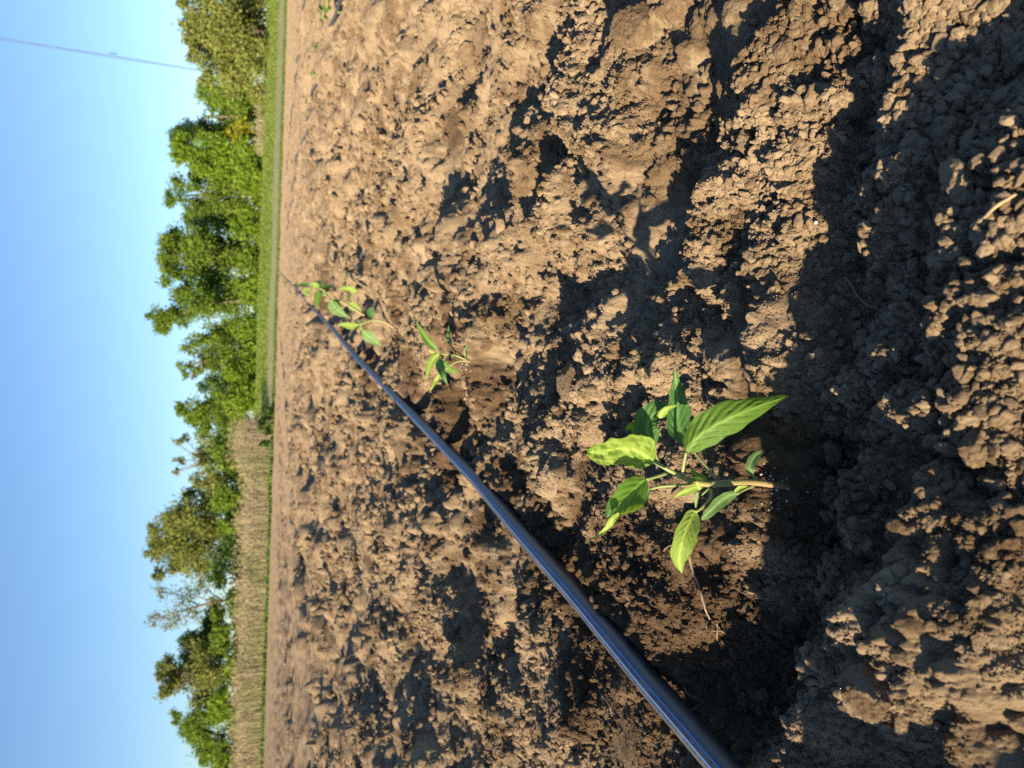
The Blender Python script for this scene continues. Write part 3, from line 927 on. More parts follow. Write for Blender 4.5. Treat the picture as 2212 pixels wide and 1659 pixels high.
build_seedling((1550, 1200), 4.149, (1190, 885), 'second pepper seedling in the row with narrow drooping leaves', [
    dict(pts=[(1190, 885), (1080, 870), (1000, 880), (900, 920), (785, 1015)], r=(22, 12), root=True),
    dict(pts=[(1150, 875), (1060, 825), (980, 792), (860, 770), (760, 760), (690, 750)], r=(17, 11), a=(.4, 1)),
], [
    dict(mid=[(655, 690), (560, 610), (450, 470), (370, 340), (310, 222)], w=120, n=U(.3, .5, .7), fold=.35, c='green', pet=[(690, 750), (680, 720), (655, 690)], pr=(11, 8)),
    dict(mid=[(690, 770), (610, 820), (540, 930), (500, 1060), (480, 1190)], w=130, n=U(-.4, .4, .8), fold=.3, c='lime'),
    dict(mid=[(690, 850, -.01), (705, 960, -.02), (750, 1100, -.03), (825, 1265, -.03)], w=140, n=U(.3, .4, .8), fold=.25, c='dark', pet=[(700, 760), (690, 800), (690, 850, -.01)], pr=(11, 8)),
    dict(mid=[(755, 850, .02), (800, 940, .03), (900, 1020, .035), (1015, 1055, .035)], w=210, n=U(.0, .5, .8), fold=.3, c='green', pet=[(820, 765), (780, 800, .01), (755, 850, .02)], pr=(11, 8)),
    dict(mid=[(695, 1090, .02), (650, 1170, .03), (590, 1270, .03), (535, 1375, .03)], w=85, n=U(-.3, .5, .8), fold=.3, c='lime', pet=[(785, 1015), (740, 1050, .01), (695, 1090, .02)], pr=(11, 8)),
    dict(mid=[(860, 610, .02), (835, 520, .02), (835, 400, .02), (842, 290, .02)], w=75, n=U(.2, .4, .8), fold=.4, c='dark', pet=[(965, 785), (920, 690, .01), (860, 610, .02)], pr=(14, 10)),
    dict(mid=[(1105, 790, -.01), (1095, 730, -.01), (1125, 660, -.01), (1165, 610, -.01)], w=50, n=U(.1, .5, .8), fold=.2, c='pale', shape='seed', pet=[(1140, 865), (1125, 830), (1105, 790, -.01)], pr=(10, 8)),
    dict(mid=[(640, 750), (590, 745), (550, 720), (520, 690)], w=70, n=U(-.3, .5, .8), fold=.3, c='lime'),
    dict(mid=[(960, 785, -.01), (920, 790, -.01), (880, 815, -.01)], w=40, n=U(.1, .6, .8), fold=.2, c='pale', shape='seed'),
])
build_seedling((1100, 1000), 4.148, (1845, 1185), 'third pepper seedling in the row with a long leaning stem', [
    dict(pts=[(1845, 1185), (1740, 1110), (1600, 1050), (1480, 1040), (1370, 1070), (1280, 1110)], r=(24, 13), root=True),
], [
    dict(mid=[(1235, 1115), (1130, 1130), (1010, 1110), (890, 1122)], w=115, n=U(-.4, .4, .8), fold=.25, c='lime', pet=[(1280, 1110), (1260, 1108), (1235, 1115)], pr=(12, 9)),
    dict(mid=[(1310, 1215), (1400, 1290), (1500, 1370), (1630, 1470)], w=190, n=U(-.1, .6, .8), fold=.2, c='pale', pet=[(1285, 1110), (1280, 1160), (1310, 1215)], pr=(14, 10)),
    dict(mid=[(1480, 1000), (1450, 940), (1440, 890), (1452, 830)], w=120, n=U(.4, .3, .8), fold=.2, c='dark', shape='seed', pet=[(1470, 1042), (1480, 1020), (1480, 1000)], pr=(11, 8)),
    dict(mid=[(1265, 1090), (1245, 1060), (1220, 1030)], w=50, n=U(.3, .4, .8), fold=.3, c='dark'),
    dict(mid=[(1290, 1130), (1300, 1170), (1345, 1215)], w=80, n=U(-.1, .5, .8), fold=.4, c='green'),
])
build_seedling((1100, 1000), 4.148, (1330, 960), 'fourth pepper seedling in the row with broad bright leaves', [
    dict(pts=[(1330, 960), (1180, 860), (1040, 780), (940, 730), (860, 690)], r=(20, 11), root=True),
], [
    dict(mid=[(1080, 790), (1150, 810), (1220, 850), (1300, 925)], w=150, n=U(-.3, .5, .8), fold=.2, c='lime', pet=[(1040, 780), (1060, 785), (1080, 790)], pr=(12, 9)),
    dict(mid=[(800, 720), (860, 830), (960, 920), (1130, 1020)], w=190, n=U(-.2, .5, .8), fold=.3, c='pale', pet=[(870, 695), (830, 700), (800, 720)], pr=(12, 9)),
    dict(mid=[(1215, 595), (1130, 530), (1020, 520), (915, 555)], w=105, n=U(-.5, .5, .7), fold=.25, c='lime', pet=[(1040, 780), (1130, 690), (1215, 595)], pr=(11, 8)),
    dict(mid=[(1070, 690), (1090, 650), (1140, 605)], w=70, n=U(.4, .4, .7), fold=.3, c='dark'),
    dict(mid=[(860, 700), (900, 780), (1000, 820)], w=120, n=U(.1, .5, .8), fold=.3, c='green'),
])
build_seedling((1100, 1000), 4.148, (860, 690), 'fifth pepper seedling in the row, a tuft of green leaves', [
    dict(pts=[(860, 690), (780, 620), (690, 560), (600, 520)], r=(18, 10), root=True),
], [
    dict(mid=[(600, 560), (590, 660), (570, 760), (572, 860)], w=120, n=U(-.2, .4, .8), fold=.25, c='green'),
    dict(mid=[(650, 540), (700, 510), (770, 490), (850, 470)], w=90, n=U(.4, .4, .7), fold=.3, c='dark'),
    dict(mid=[(590, 520), (560, 480), (500, 460), (440, 470)], w=110, n=U(-.1, .5, .8), fold=.3, c='lime'),
    dict(mid=[(440, 480), (380, 470), (310, 470), (240, 480)], w=80, n=U(.3, .5, .7), fold=.3, c='dark'),
    dict(mid=[(600, 530), (600, 460), (630, 420), (660, 390)], w=110, n=U(.3, .5, .7), fold=.3, c='dark'),
    dict(mid=[(470, 540), (400, 560), (380, 610), (480, 660)], w=60, n=U(-.2, .5, .8), fold=.3, c='lime'),
    dict(mid=[(690, 570), (700, 620), (740, 660)], w=80, n=U(-.2, .5, .8), fold=.3, c='pale'),
])

# smaller far plants: one pattern, each copied with its leaves
def small_plant():
    root = empty('pepper_seedling')
    link('stem', stem_mesh([Vector((0, 0, -.02)), Vector((.002, 0, .02)), Vector((.006, .003, .06)), Vector((.004, .002, .10))], .0022, .0014, n=8, sides=6), MAT_STEM, root)
    rr = random.Random(3)
    for i, (az, z0, L, c) in enumerate([(0.2, .03, .035, 'pale'), (3.3, .032, .035, 'pale'), (1.2, .06, .06, 'green'), (2.7, .075, .065, 'lime'), (4.4, .07, .06, 'green'), (5.6, .09, .055, 'lime'), (.1, .10, .05, 'green'), (2.1, .10, .04, 'dark')]):
        d = Vector((math.cos(az), math.sin(az), 0)); o = Vector((.004, .002, z0))
        mid = [o, o + d * L * .35 + Vector((0, 0, L * .25)), o + d * L * .75 + Vector((0, 0, L * .2)), o + d * L + Vector((0, 0, -.01))]
        link('leaf', leaf_blade(mid, L * .5, (d.x * -.3, d.y * -.3, 1), .25, n=12, m=7, seed=i), MAT_LEAF[c], root)
    return root
proto = small_plant()
far = [((628, 612), .9, 'sixth pepper seedling in the first row, small and blurred near the field edge'),
       ((619, 596), .9, 'farthest visible pepper seedling of the first row'),
       ((728, 22), 1.0, 'green seedling on the second hose at the right edge of the view'),
       ((703, 104), .55, 'second seedling from the right edge along the second hose'),
       ((694, 160), .6, 'third seedling from the right edge along the second hose'),
       ((676, 215), .6, 'fourth seedling from the right edge along the second hose'),
       ((668, 250), .55, 'fifth seedling from the right edge along the second hose'),
       ((644, 350), .6, 'sixth seedling from the right edge along the second hose'),
       ((636, 395), .55, 'last small seedling from the right edge along the second hose'),
       ((652, 70), .6, 'nearest green seedling in the third row by the grass'),
       ((643, 130), .5, 'middle green seedling in the third row by the grass'),
       ((635, 190), .5, 'farther green seedling in the third row by the grass')]
def copy_tree(o, parent=None):
    c = o.copy(); COL.objects.link(c); c.parent = parent
    for ch in o.children: copy_tree(ch, c)
    return c
for i, ((px, py), s, lab) in enumerate(far):
    o = proto if i == 0 else copy_tree(proto)
    x, y = on_ground(px, py)
    o.location = (x, y, relief_at(x, y, .03)[0])
    o.scale = (s, s, s); o.rotation_euler = (0, 0, i * 1.9)
    tag(o, lab, 'seedling', 'far seedlings in the rows')

# ------------------------------------------------------------------ perlite grains, roots, straw
MAT_PERLITE = plain('perlite', (.46, .43, .38), .9, .2, .3, 900)
def grains(name, places, label, mat):
    parts = []
    rr = random.Random(9)
    for px, py, spread, cnt, size in places:
        for _ in range(cnt):
            x, y, z, _ = ground_hit(px + rr.gauss(0, spread), py + rr.gauss(0, spread))
            s = size * rr.uniform(.5, 1.3)
            z += s * .6
            bm = bmesh.new(); bmesh.ops.create_icosphere(bm, subdivisions=1, radius=s)
            for v in bm.verts: v.co = v.co * rr.uniform(.7, 1.2)
            parts.append(([v.co + Vector((x, y, z)) for v in bm.verts], [tuple(v.index for v in f.verts) for f in bm.faces])); bm.free()
    V, Q = merge(parts)
    o = link(name, mesh_from(name, V, Q), mat)
    tag(o, label, 'perlite', None, 'stuff')
grains('perlite_grains', [(1690, 1060, 24, 22, .0006), (1655, 1025, 16, 9, .0007), (1670, 1100, 16, 7, .0005), (1005, 790, 9, 8, .0010), (1015, 770, 10, 5, .0009),
                          (1760, 480, 3, 1, .0012), (1560, 455, 3, 1, .0013), (2130, 640, 3, 1, .0014)], 'white perlite grains in the dark potting soil', MAT_PERLITE)

MAT_ROOT = plain('dry_root', (.20, .155, .11), .85, .2, .3, 300, .0004, 900)
MAT_STRAW = plain('straw', (.36, .26, .14), .7, .3, .25, 200)
def strand(name, paths, label, mat, cat):
    parts = []
    o0 = None
    for path, r0, r1, lift in paths:
        P = []
        for px, py in path:
            x, y, z, _ = ground_hit(px, py)
            P.append(Vector((x, y, z + lift + r0)))
        m = len(P) - 1
        for i, p in enumerate(P):
            p.z = max(p.z, P[0].z + (P[m].z - P[0].z) * i / m)
        if o0 is None: o0 = P[0].copy()
        S = spline(P, 6 * len(P))
        n = len(S)
        S = [s - o0 + Vector((noise.noise(s * 300), noise.noise(s * 300 + Vector((9, 0, 0))), 0)) * r0 * .6 for s in S]
        parts.append(tube(S, [(r0 + (r1 - r0) * i / n) * (1 + .2 * noise.noise(Vector((i * .7, 0, 0)))) for i in range(n)], 7))
    V, Q = merge(parts)
    o = link(name, mesh_from(name, V, Q), mat); o.location = o0
    tag(o, label, cat)
strand('dry_root', [([(1496, 1170), (1505, 1200), (1515, 1230), (1528, 1250), (1533, 1285), (1545, 1315), (1556, 1335)], .0007, .0005, .0034),
                    ([(1556, 1335), (1558, 1352), (1556, 1368), (1558, 1382)], .0006, .0003, .001), ([(1557, 1363), (1540, 1358), (1532, 1350)], .0005, .0003, .001),
                    ([(1557, 1363), (1570, 1362), (1575, 1372)], .0005, .0003, .001), ([(1556, 1335), (1566, 1352), (1574, 1366)], .0006, .0004, .001)],
       'thin brown dead root lying on the dark soil left of the seedling', MAT_ROOT, 'root')
strand('straw', [([(2120, 494), (2150, 475), (2180, 450), (2230, 425)], .00055, .0005, .003)], 'bent pale straw lying in the near right corner', MAT_STRAW, 'straw')
strand('dry_root', [([(1440, 1190), (1460, 1180), (1490, 1165)], .0004, .0003, .001), ], 'hair-thin dry rootlet under the bright left leaf', MAT_ROOT, 'root')
strand('dry_root', [([(1840, 600), (1860, 622), (1885, 650), (1900, 668)], .0005, .0003, .002)], 'fine rootlet across the shaded clods in front of the leaf tip', MAT_ROOT, 'root')
strand('dry_root', [([(1310, 1500), (1325, 1520), (1332, 1545)], .0007, .0003, .002)], 'short dry rootlet in the shade just behind the hose', MAT_ROOT, 'root')
strand('dry_root', [([(1470, 1520), (1490, 1535), (1515, 1530), (1522, 1520)], .0005, .0003, .002), ([(1490, 1485), (1500, 1500), (1520, 1505)], .0004, .0003, .002)], 'curled rootlet on the grey clods beside the hose', MAT_ROOT, 'root')
strand('straw', [([(1700, 160), (1720, 185), (1745, 205)], .0004, .0003, .003)], 'thin fibre on the clods at the right edge', MAT_ROOT, 'straw')
strand('straw', [([(1128, 868), (1122, 850), (1140, 820)], .0007, .0005, .003)], 'small pale stalk lying behind the front seedling', MAT_STRAW, 'straw')

# ------------------------------------------------------------------ land beyond the field
def grass_material(name, a, b, c):
    k = NT(name)
    geo = k.new('ShaderNodeNewGeometry')
    n = k.noise(.6, 6, .7, geo.outputs['Position']); n2 = k.noise(9, 4, .7, geo.outputs['Position'])
    r = k.ramp(k.math('ADD', k.math('MULTIPLY', n.outputs['Fac'], .6), k.math('MULTIPLY', n2.outputs['Fac'], .4)), [(.35, a), (.5, b), (.68, c)])
    k.ln(r.outputs['Color'], k.p.inputs['Base Color']); k.p.inputs['Roughness'].default_value = .9; k.p.inputs['Specular IOR Level'].default_value = .1
    bp = k.new('ShaderNodeBump'); bp.inputs['Strength'].default_value = .6; bp.inputs['Distance'].default_value = .05
    k.ln(n2.outputs['Fac'], bp.inputs['Height']); k.ln(bp.outputs['Normal'], k.p.inputs['Normal'])
    return k.m
MAT_GRASS = grass_material('meadow', (.11, .155, .028), (.185, .225, .045), (.27, .28, .085))
MAT_LAND = grass_material('far_land', (.06, .10, .02), (.09, .14, .03), (.13, .17, .04))
MAT_PATH = plain('path_gravel', (.29, .285, .145), .95, .1, .2, 1.5)
EDGE = 33.0         # where the field ends
def sheet(name, xs, ys, zf, mat, label):
    X, Y = np.meshgrid(xs, ys, indexing='ij')
    Z = zf(X, Y)
    nx, ny = X.shape
    i = np.arange(nx - 1)[:, None] * ny; j = np.arange(ny - 1)[None, :]
    F = np.stack([i + j, i + ny + j, i + ny + j + 1, i + j + 1], 2).reshape(-1, 4)
    o = link(name, mesh_np(name, np.stack([X.ravel(), Y.ravel(), Z.ravel()], 1), F), mat)
    tag(o, label, None, None, 'structure')
    return o
def rise(X, Y):
    s = np.clip((Y - EDGE - 3) / 14, 0, 1)
    q = np.clip((Y - EDGE - .5) / 3.2, 0, 1)
    return .05 + .30 * q + .75 * s * s * (3 - 2 * s) + .05 * perlin((X / 6).astype(np.float32), (Y / 6).astype(np.float32), 90) * np.clip((Y - EDGE - 3) / 3, 0, 1)
def edge_wobble(X): return .35 * perlin((X / 3).astype(np.float32), X * 0 + .3, 91) + .12 * perlin((X / .8).astype(np.float32), X * 0 + .7, 92)
xs = np.concatenate([np.linspace(-300, -50, 12)[:-1], np.linspace(-50, 50, 320), np.linspace(50, 300, 12)[1:]])
def verge_z(X, Y): return np.where(Y <= EDGE + .01, -.35, rise(X, Y))
sheet('grass_verge', xs, np.concatenate([[EDGE, EDGE + .12], np.linspace(EDGE + .4, EDGE + 30, 90), [90, 140]]), verge_z, MAT_GRASS, 'mown green grass bank between the field and the trees')
sheet('path', np.linspace(-1.5, 60, 160), np.linspace(0, 1, 5), lambda X, Y: X * 0, MAT_PATH, 'pale dirt track along the edge of the field')
po = bpy.data.objects['path']
pv = np.empty(len(po.data.vertices) * 3, np.float32); po.data.vertices.foreach_get('co', pv); pv = pv.reshape(-1, 3)
pv[:, 1] = EDGE + 1.0 + edge_wobble(pv[:, 0]) * .5 + pv[:, 1] * 2.6
pv[:, 2] = rise(pv[:, 0], pv[:, 1]) + .02
po.data.vertices.foreach_set('co', pv.ravel()); po.data.update()
sheet('land', np.linspace(-1500, 1500, 40), np.linspace(-1500, 1500, 41), lambda X, Y: X * 0 - .6, MAT_LAND, 'flat land reaching to the horizon')

# ------------------------------------------------------------------ trees
TREE_MAT = {
    'lime': leaf_material('foliage_lime', (.125, .225, .020), (.27, .40, .042), .50, (.34, .42, .03), .6, False, 'tint'),
    'mid': leaf_material('foliage_mid', (.10, .180, .022), (.24, .335, .042), .48, (.24, .34, .03), .6, False, 'tint'),
    'dark': leaf_material('foliage_dark', (.035, .080, .018), (.11, .175, .034), .38, (.10, .18, .03), .6, False, 'tint'),
    'olive': leaf_material('foliage_olive', (.16, .195, .044), (.31, .34, .092), .44, (.28, .30, .07), .65, False, 'tint'),
    'yellow': leaf_material('foliage_yellow', (.17, .19, .014), (.34, .33, .025), .35, (.45, .42, .03), .6, False, 'tint'),
}
MAT_BARK = plain('bark', (.16, .125, .095), .95, .1, .35, 6, .02, 18)

def leaf_cloud(blobs, count_k, size, rr, gap=.35):
    """leaf-sized faces spread through lobes: centre, radius"""
    C = []; T = []
    for c, r in blobs:
        n = int(count_k * (r / .9) ** 2)
        # sub-clumps inside the lobe leave gaps between them
        subs = [(c + Vector((rr.gauss(0, 1), rr.gauss(0, 1), rr.gauss(0, 1))).normalized() * r * rr.uniform(.35, .95), r * rr.uniform(.26, .52), rr.random()) for _ in range(max(9, int(15 * r)))]
        for _ in range(n):
            s, sr, tt = rr.choice(subs)
            d = Vector((rr.gauss(0, 1), rr.gauss(0, 1), rr.gauss(0, 1))) * .62
            C.append(s + d * sr); T.append(.42 * tt + .58 * rr.random())
    n = len(C)
    C = np.array([tuple(c) for c in C], np.float32)
    g = np.random.default_rng(rr.randrange(1 << 30))
    A = g.normal(size=(n, 3)); A /= np.linalg.norm(A, axis=1)[:, None]
    B = np.cross(A, g.normal(size=(n, 3))); B /= np.linalg.norm(B, axis=1)[:, None]
    S = (size * g.uniform(.6, 1.4, n))[:, None]
    a = A * S * .5; b = B * S * .33
    bend = np.cross(A, B) * S * .12
    co = np.stack([C - a, C + b + bend, C + a, C - b + bend], 1).reshape(-1, 3)
    F = np.arange(n * 4).reshape(n, 4)
    me = mesh_np('crown', co, F, False)
    fattr(me, 'tint', np.repeat(np.array(T, np.float32), 4))
    return me

def tree(base, blobs, Y, mat, label, seed, count=260, size=.24, cat='tree', name='tree', limbs=True, trunk_r=.16, group='trees behind the field', twigs=0):
    rr = random.Random(seed)
    b = at_y(base[0], base[1], Y)
    b.z = float(rise(np.array([b.x]), np.array([Y]))[0]) - .05
    root = empty(name, b)
    tag(root, label, cat, group)
    u = Y / F_PX
    lobes = []
    for px, py, r in blobs:
        c = at_y(px, py, Y) - b
        c.y += rr.uniform(-1, 1) * r * u * 1.3
        lobes.append((c, r * u))
    link('crown', leaf_cloud(lobes, count, size, rr), TREE_MAT[mat], root)
    if limbs:
        top = max(lobes, key=lambda l: l[0].z)[0]
        mids = [Vector((0, 0, 0)), Vector((top.x * .12 + rr.uniform(-.2, .2), rr.uniform(-.2, .2), top.z * .35)), Vector((top.x * .5, top.y * .4, top.z * .68)), top * .98]
        P = spline(mids, 14)
        V, Q = tube(P, [trunk_r * (1 - .9 * i / 13) for i in range(14)], 7)
        tr = link('trunk', mesh_from('trunk', V, Q), MAT_BARK, root)
        for c, r in lobes:
            k = min(range(14), key=lambda i: abs(P[i].z - c.z * .62))
            s = P[k]
            if (c - s).length < .3: continue
            W = spline([s, s.lerp(c, .5) + Vector((rr.uniform(-.2, .2), rr.uniform(-.2, .2), .15)), c + Vector((0, 0, r * .3))], 7)
            parts = [tube(W, [trunk_r * .38 * (1 - .8 * i / 6) for i in range(7)], 5)]
            for _ in range(twigs):
                e = c + Vector((rr.gauss(0, 1), rr.gauss(0, 1), rr.gauss(.5, 1))).normalized() * r * rr.uniform(.7, 1.3)
                q = W[rr.randrange(3, 7)]
                parts.append(tube(spline([q, q.lerp(e, .5) + Vector((0, 0, -.1)), e], 4), [.028, .022, .016, .01], 4))
            V, Q = merge(parts)
            link('limb', mesh_from('limb', V, Q), MAT_BARK, root)
    return root

TREES = [
    ((592, 205), [(455, 205, 24), (480, 225, 26), (520, 200, 34), (548, 225, 30), (500, 245, 28), (440, 180, 16)], 62, 'lime', 'green tree filling the gap beside the olive willow', 260, .23),
    ((586, 385), [(450, 385, 24), (490, 390, 30), (530, 395, 30), (420, 380, 14)], 64, 'mid', 'shaded tree between the bright rounded one and the feathery one', 260, .23),
    ((584, 478), [(410, 475, 18), (445, 478, 26), (485, 475, 30), (525, 480, 30)], 65, 'mid', 'hidden tree right of the wide full one', 260, .23),
    ((580, 730), [(455, 725, 24), (490, 720, 32), (430, 735, 16), (530, 740, 32)], 64, 'mid', 'tree set back between the leaning and the thin tree', 260, .23),
    ((576, 830), [(450, 835, 20), (485, 825, 30), (525, 830, 30)], 64, 'dark', 'dark low tree right of the one above the reed end', 260, .23),
    ((566, 1060), [(455, 1075, 20), (475, 1045, 24), (440, 1090, 16)], 64, 'dark', 'dark tree set back left of the tufted stalks', 260, .23),
    ((562, 1345), [(450, 1345, 20), (470, 1320, 22), (435, 1380, 18)], 65, 'dark', 'dark tree set back behind the bare twigs', 260, .23),
    ((600, 75), [(395, 20, 14), (408, 90, 16), (430, 130, 20), (445, 160, 18), (430, 30, 34), (480, 60, 52), (525, 20, 52), (515, 110, 52), (555, 70, 44), (560, 150, 38), (470, 118, 38), (450, 85, 30), (540, -40, 52), (470, -50, 52), (402, 48, 18), (505, 160, 34), (562, 190, 24), (420, 70, 18), (440, -10, 30)],
     47, 'olive', 'broad olive willow at the right end of the tree line', 300, .22),
    ((594, 225), [(480, 205, 18), (515, 228, 28), (462, 178, 20), (540, 240, 26), (500, 190, 26), (555, 215, 24)], 56, 'mid', 'low loose tree between the olive willow and the taller trees', 190, .22),
    ((592, 262), [(450, 252, 12), (470, 262, 18), (505, 262, 26), (530, 268, 26), (488, 248, 16)], 58, 'mid', 'thin light tree with open twigs right of the dark tree', 130, .2),
    ((590, 290), [(392, 292, 20), (415, 284, 22), (440, 285, 22), (475, 284, 24), (510, 290, 24), (380, 310, 14)], 63, 'dark', 'narrow dark tree behind a bright green one', 330, .24),
    ((588, 340), [(400, 322, 26), (385, 340, 18), (428, 340, 28), (465, 338, 34), (500, 330, 30), (520, 360, 32), (480, 370, 24), (440, 365, 20)], 58, 'lime', 'bright green rounded tree in front of the dark one', 300, .24),
    ((585, 425), [(365, 420, 15), (395, 415, 24), (440, 428, 28), (480, 430, 36), (412, 448, 20), (520, 440, 36), (460, 400, 26), (430, 395, 18), (372, 440, 12)], 60, 'mid', 'tall loose tree with a feathery pointed top', 230, .22),
    ((583, 550), [(370, 520, 24), (362, 560, 24), (400, 510, 30), (410, 570, 30), (440, 540, 36), (482, 520, 40), (440, 605, 30), (490, 585, 40), (378, 600, 22), (530, 550, 38), (355, 540, 14), (395, 625, 18)], 60, 'mid', 'wide full tree in the middle of the tree line', 300, .24),
    ((580, 650), [(338, 686, 18), (355, 700, 20), (365, 680, 22), (395, 680, 26), (430, 660, 32), (470, 650, 38), (510, 660, 38), (392, 640, 22), (345, 712, 12)], 58, 'mid', 'tallest tree leaning left with a drooping top', 260, .23),
    ((577, 770), [(408, 748, 16), (398, 792, 15), (435, 770, 22), (478, 758, 32), (518, 770, 36), (425, 805, 15), (460, 790, 22), (400, 815, 9)], 58, 'mid', 'lower thin tree left of the leaning one', 210, .22),
    ((573, 870), [(398, 880, 15), (405, 905, 15), (428, 888, 24), (460, 880, 30), (500, 862, 36), (535, 852, 30), (440, 920, 20), (482, 915, 24), (392, 895, 9)], 57, 'mid', 'rounded tree above the right end of the reeds', 270, .23),
    ((570, 985), [(385, 955, 10), (400, 945, 9), (386, 998, 11), (380, 1020, 8), (434, 980, 20), (452, 1002, 26), (470, 962, 26), (422, 1040, 15), (475, 1030, 26), (440, 945, 14)], 58, 'olive', 'open tree with two tufted stalks above the reeds', 200, .22),
    ((567, 1140), [(340, 1150, 20), (330, 1190, 17), (368, 1132, 30), (360, 1190, 30), (400, 1110, 34), (400, 1170, 40), (440, 1130, 40), (432, 1200, 34), (470, 1090, 34), (342, 1235, 14), (380, 1228, 24), (452, 1050, 24), (470, 1160, 34), (415, 1065, 18)], 60, 'olive', 'big spreading tree in the left half of the tree line', 280, .23),
    ((565, 1290), [(350, 1280, 18), (338, 1330, 18), (378, 1320, 24), (402, 1288, 26), (420, 1330, 20), (360, 1358, 12), (440, 1268, 26), (455, 1240, 22), (465, 1300, 22)], 60, 'olive', 'sparse tree with bare twigs showing the sky', 70, .2),
    ((563, 1385), [(405, 1390, 16), (430, 1372, 20), (460, 1360, 24), (470, 1400, 24)], 63, 'dark', 'small dark tree behind the olive ones', 300, .23),
    ((560, 1450), [(360, 1432, 18), (378, 1460, 26), (364, 1482, 18), (408, 1420, 28), (410, 1470, 34), (440, 1440, 34), (452, 1490, 34), (440, 1402, 24), (470, 1440, 30), (350, 1455, 12)], 59, 'olive', 'dense olive tree left of the sparse one', 290, .23),
    ((557, 1585), [(385, 1540, 12), (410, 1560, 22), (400, 1590, 18), (440, 1560, 30), (430, 1602, 24), (460, 1602, 30), (472, 1640, 30), (447, 1640, 16), (480, 1530, 30), (480, 1680, 30), (378, 1560, 9)], 58, 'mid', 'green tree at the left end sloping down to the frame', 290, .23),
]
for i, (base, blobs, Y, mat, lab, cnt, sz) in enumerate(TREES):
    tree(base, blobs, Y, mat, lab, 50 + i, int(cnt * 3.6), sz * .86, twigs=9 if 'sparse' in lab else 3 if cnt < 215 else 0, name='willow_tree' if 'willow' in lab else 'broadleaf_tree')
SHRUBS = [
    ((592, 905), [(578, 908, 13), (572, 930, 11), (583, 888, 9), (576, 955, 9), (566, 915, 9)], 32.6, 'dark', 'low dark bush standing in for shade at the right end of the reeds'),  # added dark foliage takes the place of shade at the reed end
    ((592, 205), [(560, 205, 22), (575, 225, 18)], 50, 'mid', 'low green bush beside the olive willow'),
    ((588, 282), [(502, 278, 14), (515, 296, 15), (530, 280, 18), (548, 290, 16)], 53, 'yellow', 'yellow flowering bush below the narrow dark tree'),
    ((588, 318), [(548, 318, 22), (530, 330, 20), (565, 330, 18)], 53, 'lime', 'bright green bush left of the yellow one'),
    ((585, 395), [(545, 385, 26), (560, 410, 22), (530, 400, 22), (568, 380, 18)], 53, 'lime', 'lime green bush below the feathery tree'),
    ((583, 480), [(535, 470, 28), (555, 490, 22), (515, 490, 24), (568, 460, 16)], 53, 'lime', 'wide lime bush between two trees'),
    ((580, 555), [(545, 560, 26), (560, 540, 20), (562, 585, 20)], 53, 'mid', 'green bush under the wide full tree'),
    ((578, 630), [(535, 625, 28), (555, 640, 22), (560, 610, 18)], 53, 'lime', 'lime bush at the foot of the leaning tree'),
    ((576, 705), [(530, 705, 30), (552, 720, 22), (556, 690, 20)], 53, 'lime', 'full lime bush left of the leaning tree'),
    ((573, 785), [(525, 790, 30), (548, 800, 22), (552, 770, 20), (500, 800, 22)], 53, 'lime', 'lime bush below the lower thin tree'),
    ((571, 860), [(530, 850, 26), (548, 870, 20), (510, 870, 24)], 53, 'lime', 'last lime bush before the reeds'),
    ((568, 960), [(485, 960, 26), (480, 1000, 22)], 54, 'mid', 'green bush rising behind the reeds under the tufted tree'),
    ((566, 1070), [(490, 1070, 26), (480, 1100, 24), (500, 1130, 24)], 54, 'mid', 'bush behind the reeds below the big spreading tree'),
    ((563, 1230), [(480, 1220, 24), (470, 1250, 20), (490, 1190, 22)], 54, 'dark', 'dark bush behind the reeds right of the sparse tree'),
    ((561, 1360), [(475, 1360, 22), (470, 1330, 16), (480, 1400, 20)], 54, 'mid', 'bush behind the reeds left of the sparse tree'),
    ((558, 1520), [(478, 1500, 22), (480, 1550, 24), (470, 1520, 18)], 54, 'lime', 'bright bush behind the reeds near the left end'),
    ((556, 1630), [(490, 1630, 24), (492, 1670, 22)], 54, 'mid', 'bush behind the reeds at the left edge'),
]
for i, (base, blobs, Y, mat, lab) in enumerate(SHRUBS):
    extra = [(520, base[1] - 18, 20), (522, base[1] + 18, 20), (538, base[1], 18), (518, base[1] - 48, 22), (518, base[1] + 48, 22), (540, base[1] - 30, 16), (540, base[1] + 30, 16), (512, base[1] + 70, 16), (505, base[1] - 70, 18), (530, base[1] + 62, 15)] if base[1] > 920 else [] if Y < 40 else [(571, base[1] - 16, 13), (571, base[1] + 16, 13), (566, base[1] + 38, 15)]
    tree(base, blobs + extra, Y, mat, lab, 150 + i, 950, .22, 'bush', 'bush', trunk_r=.05, group='bushes below the trees')

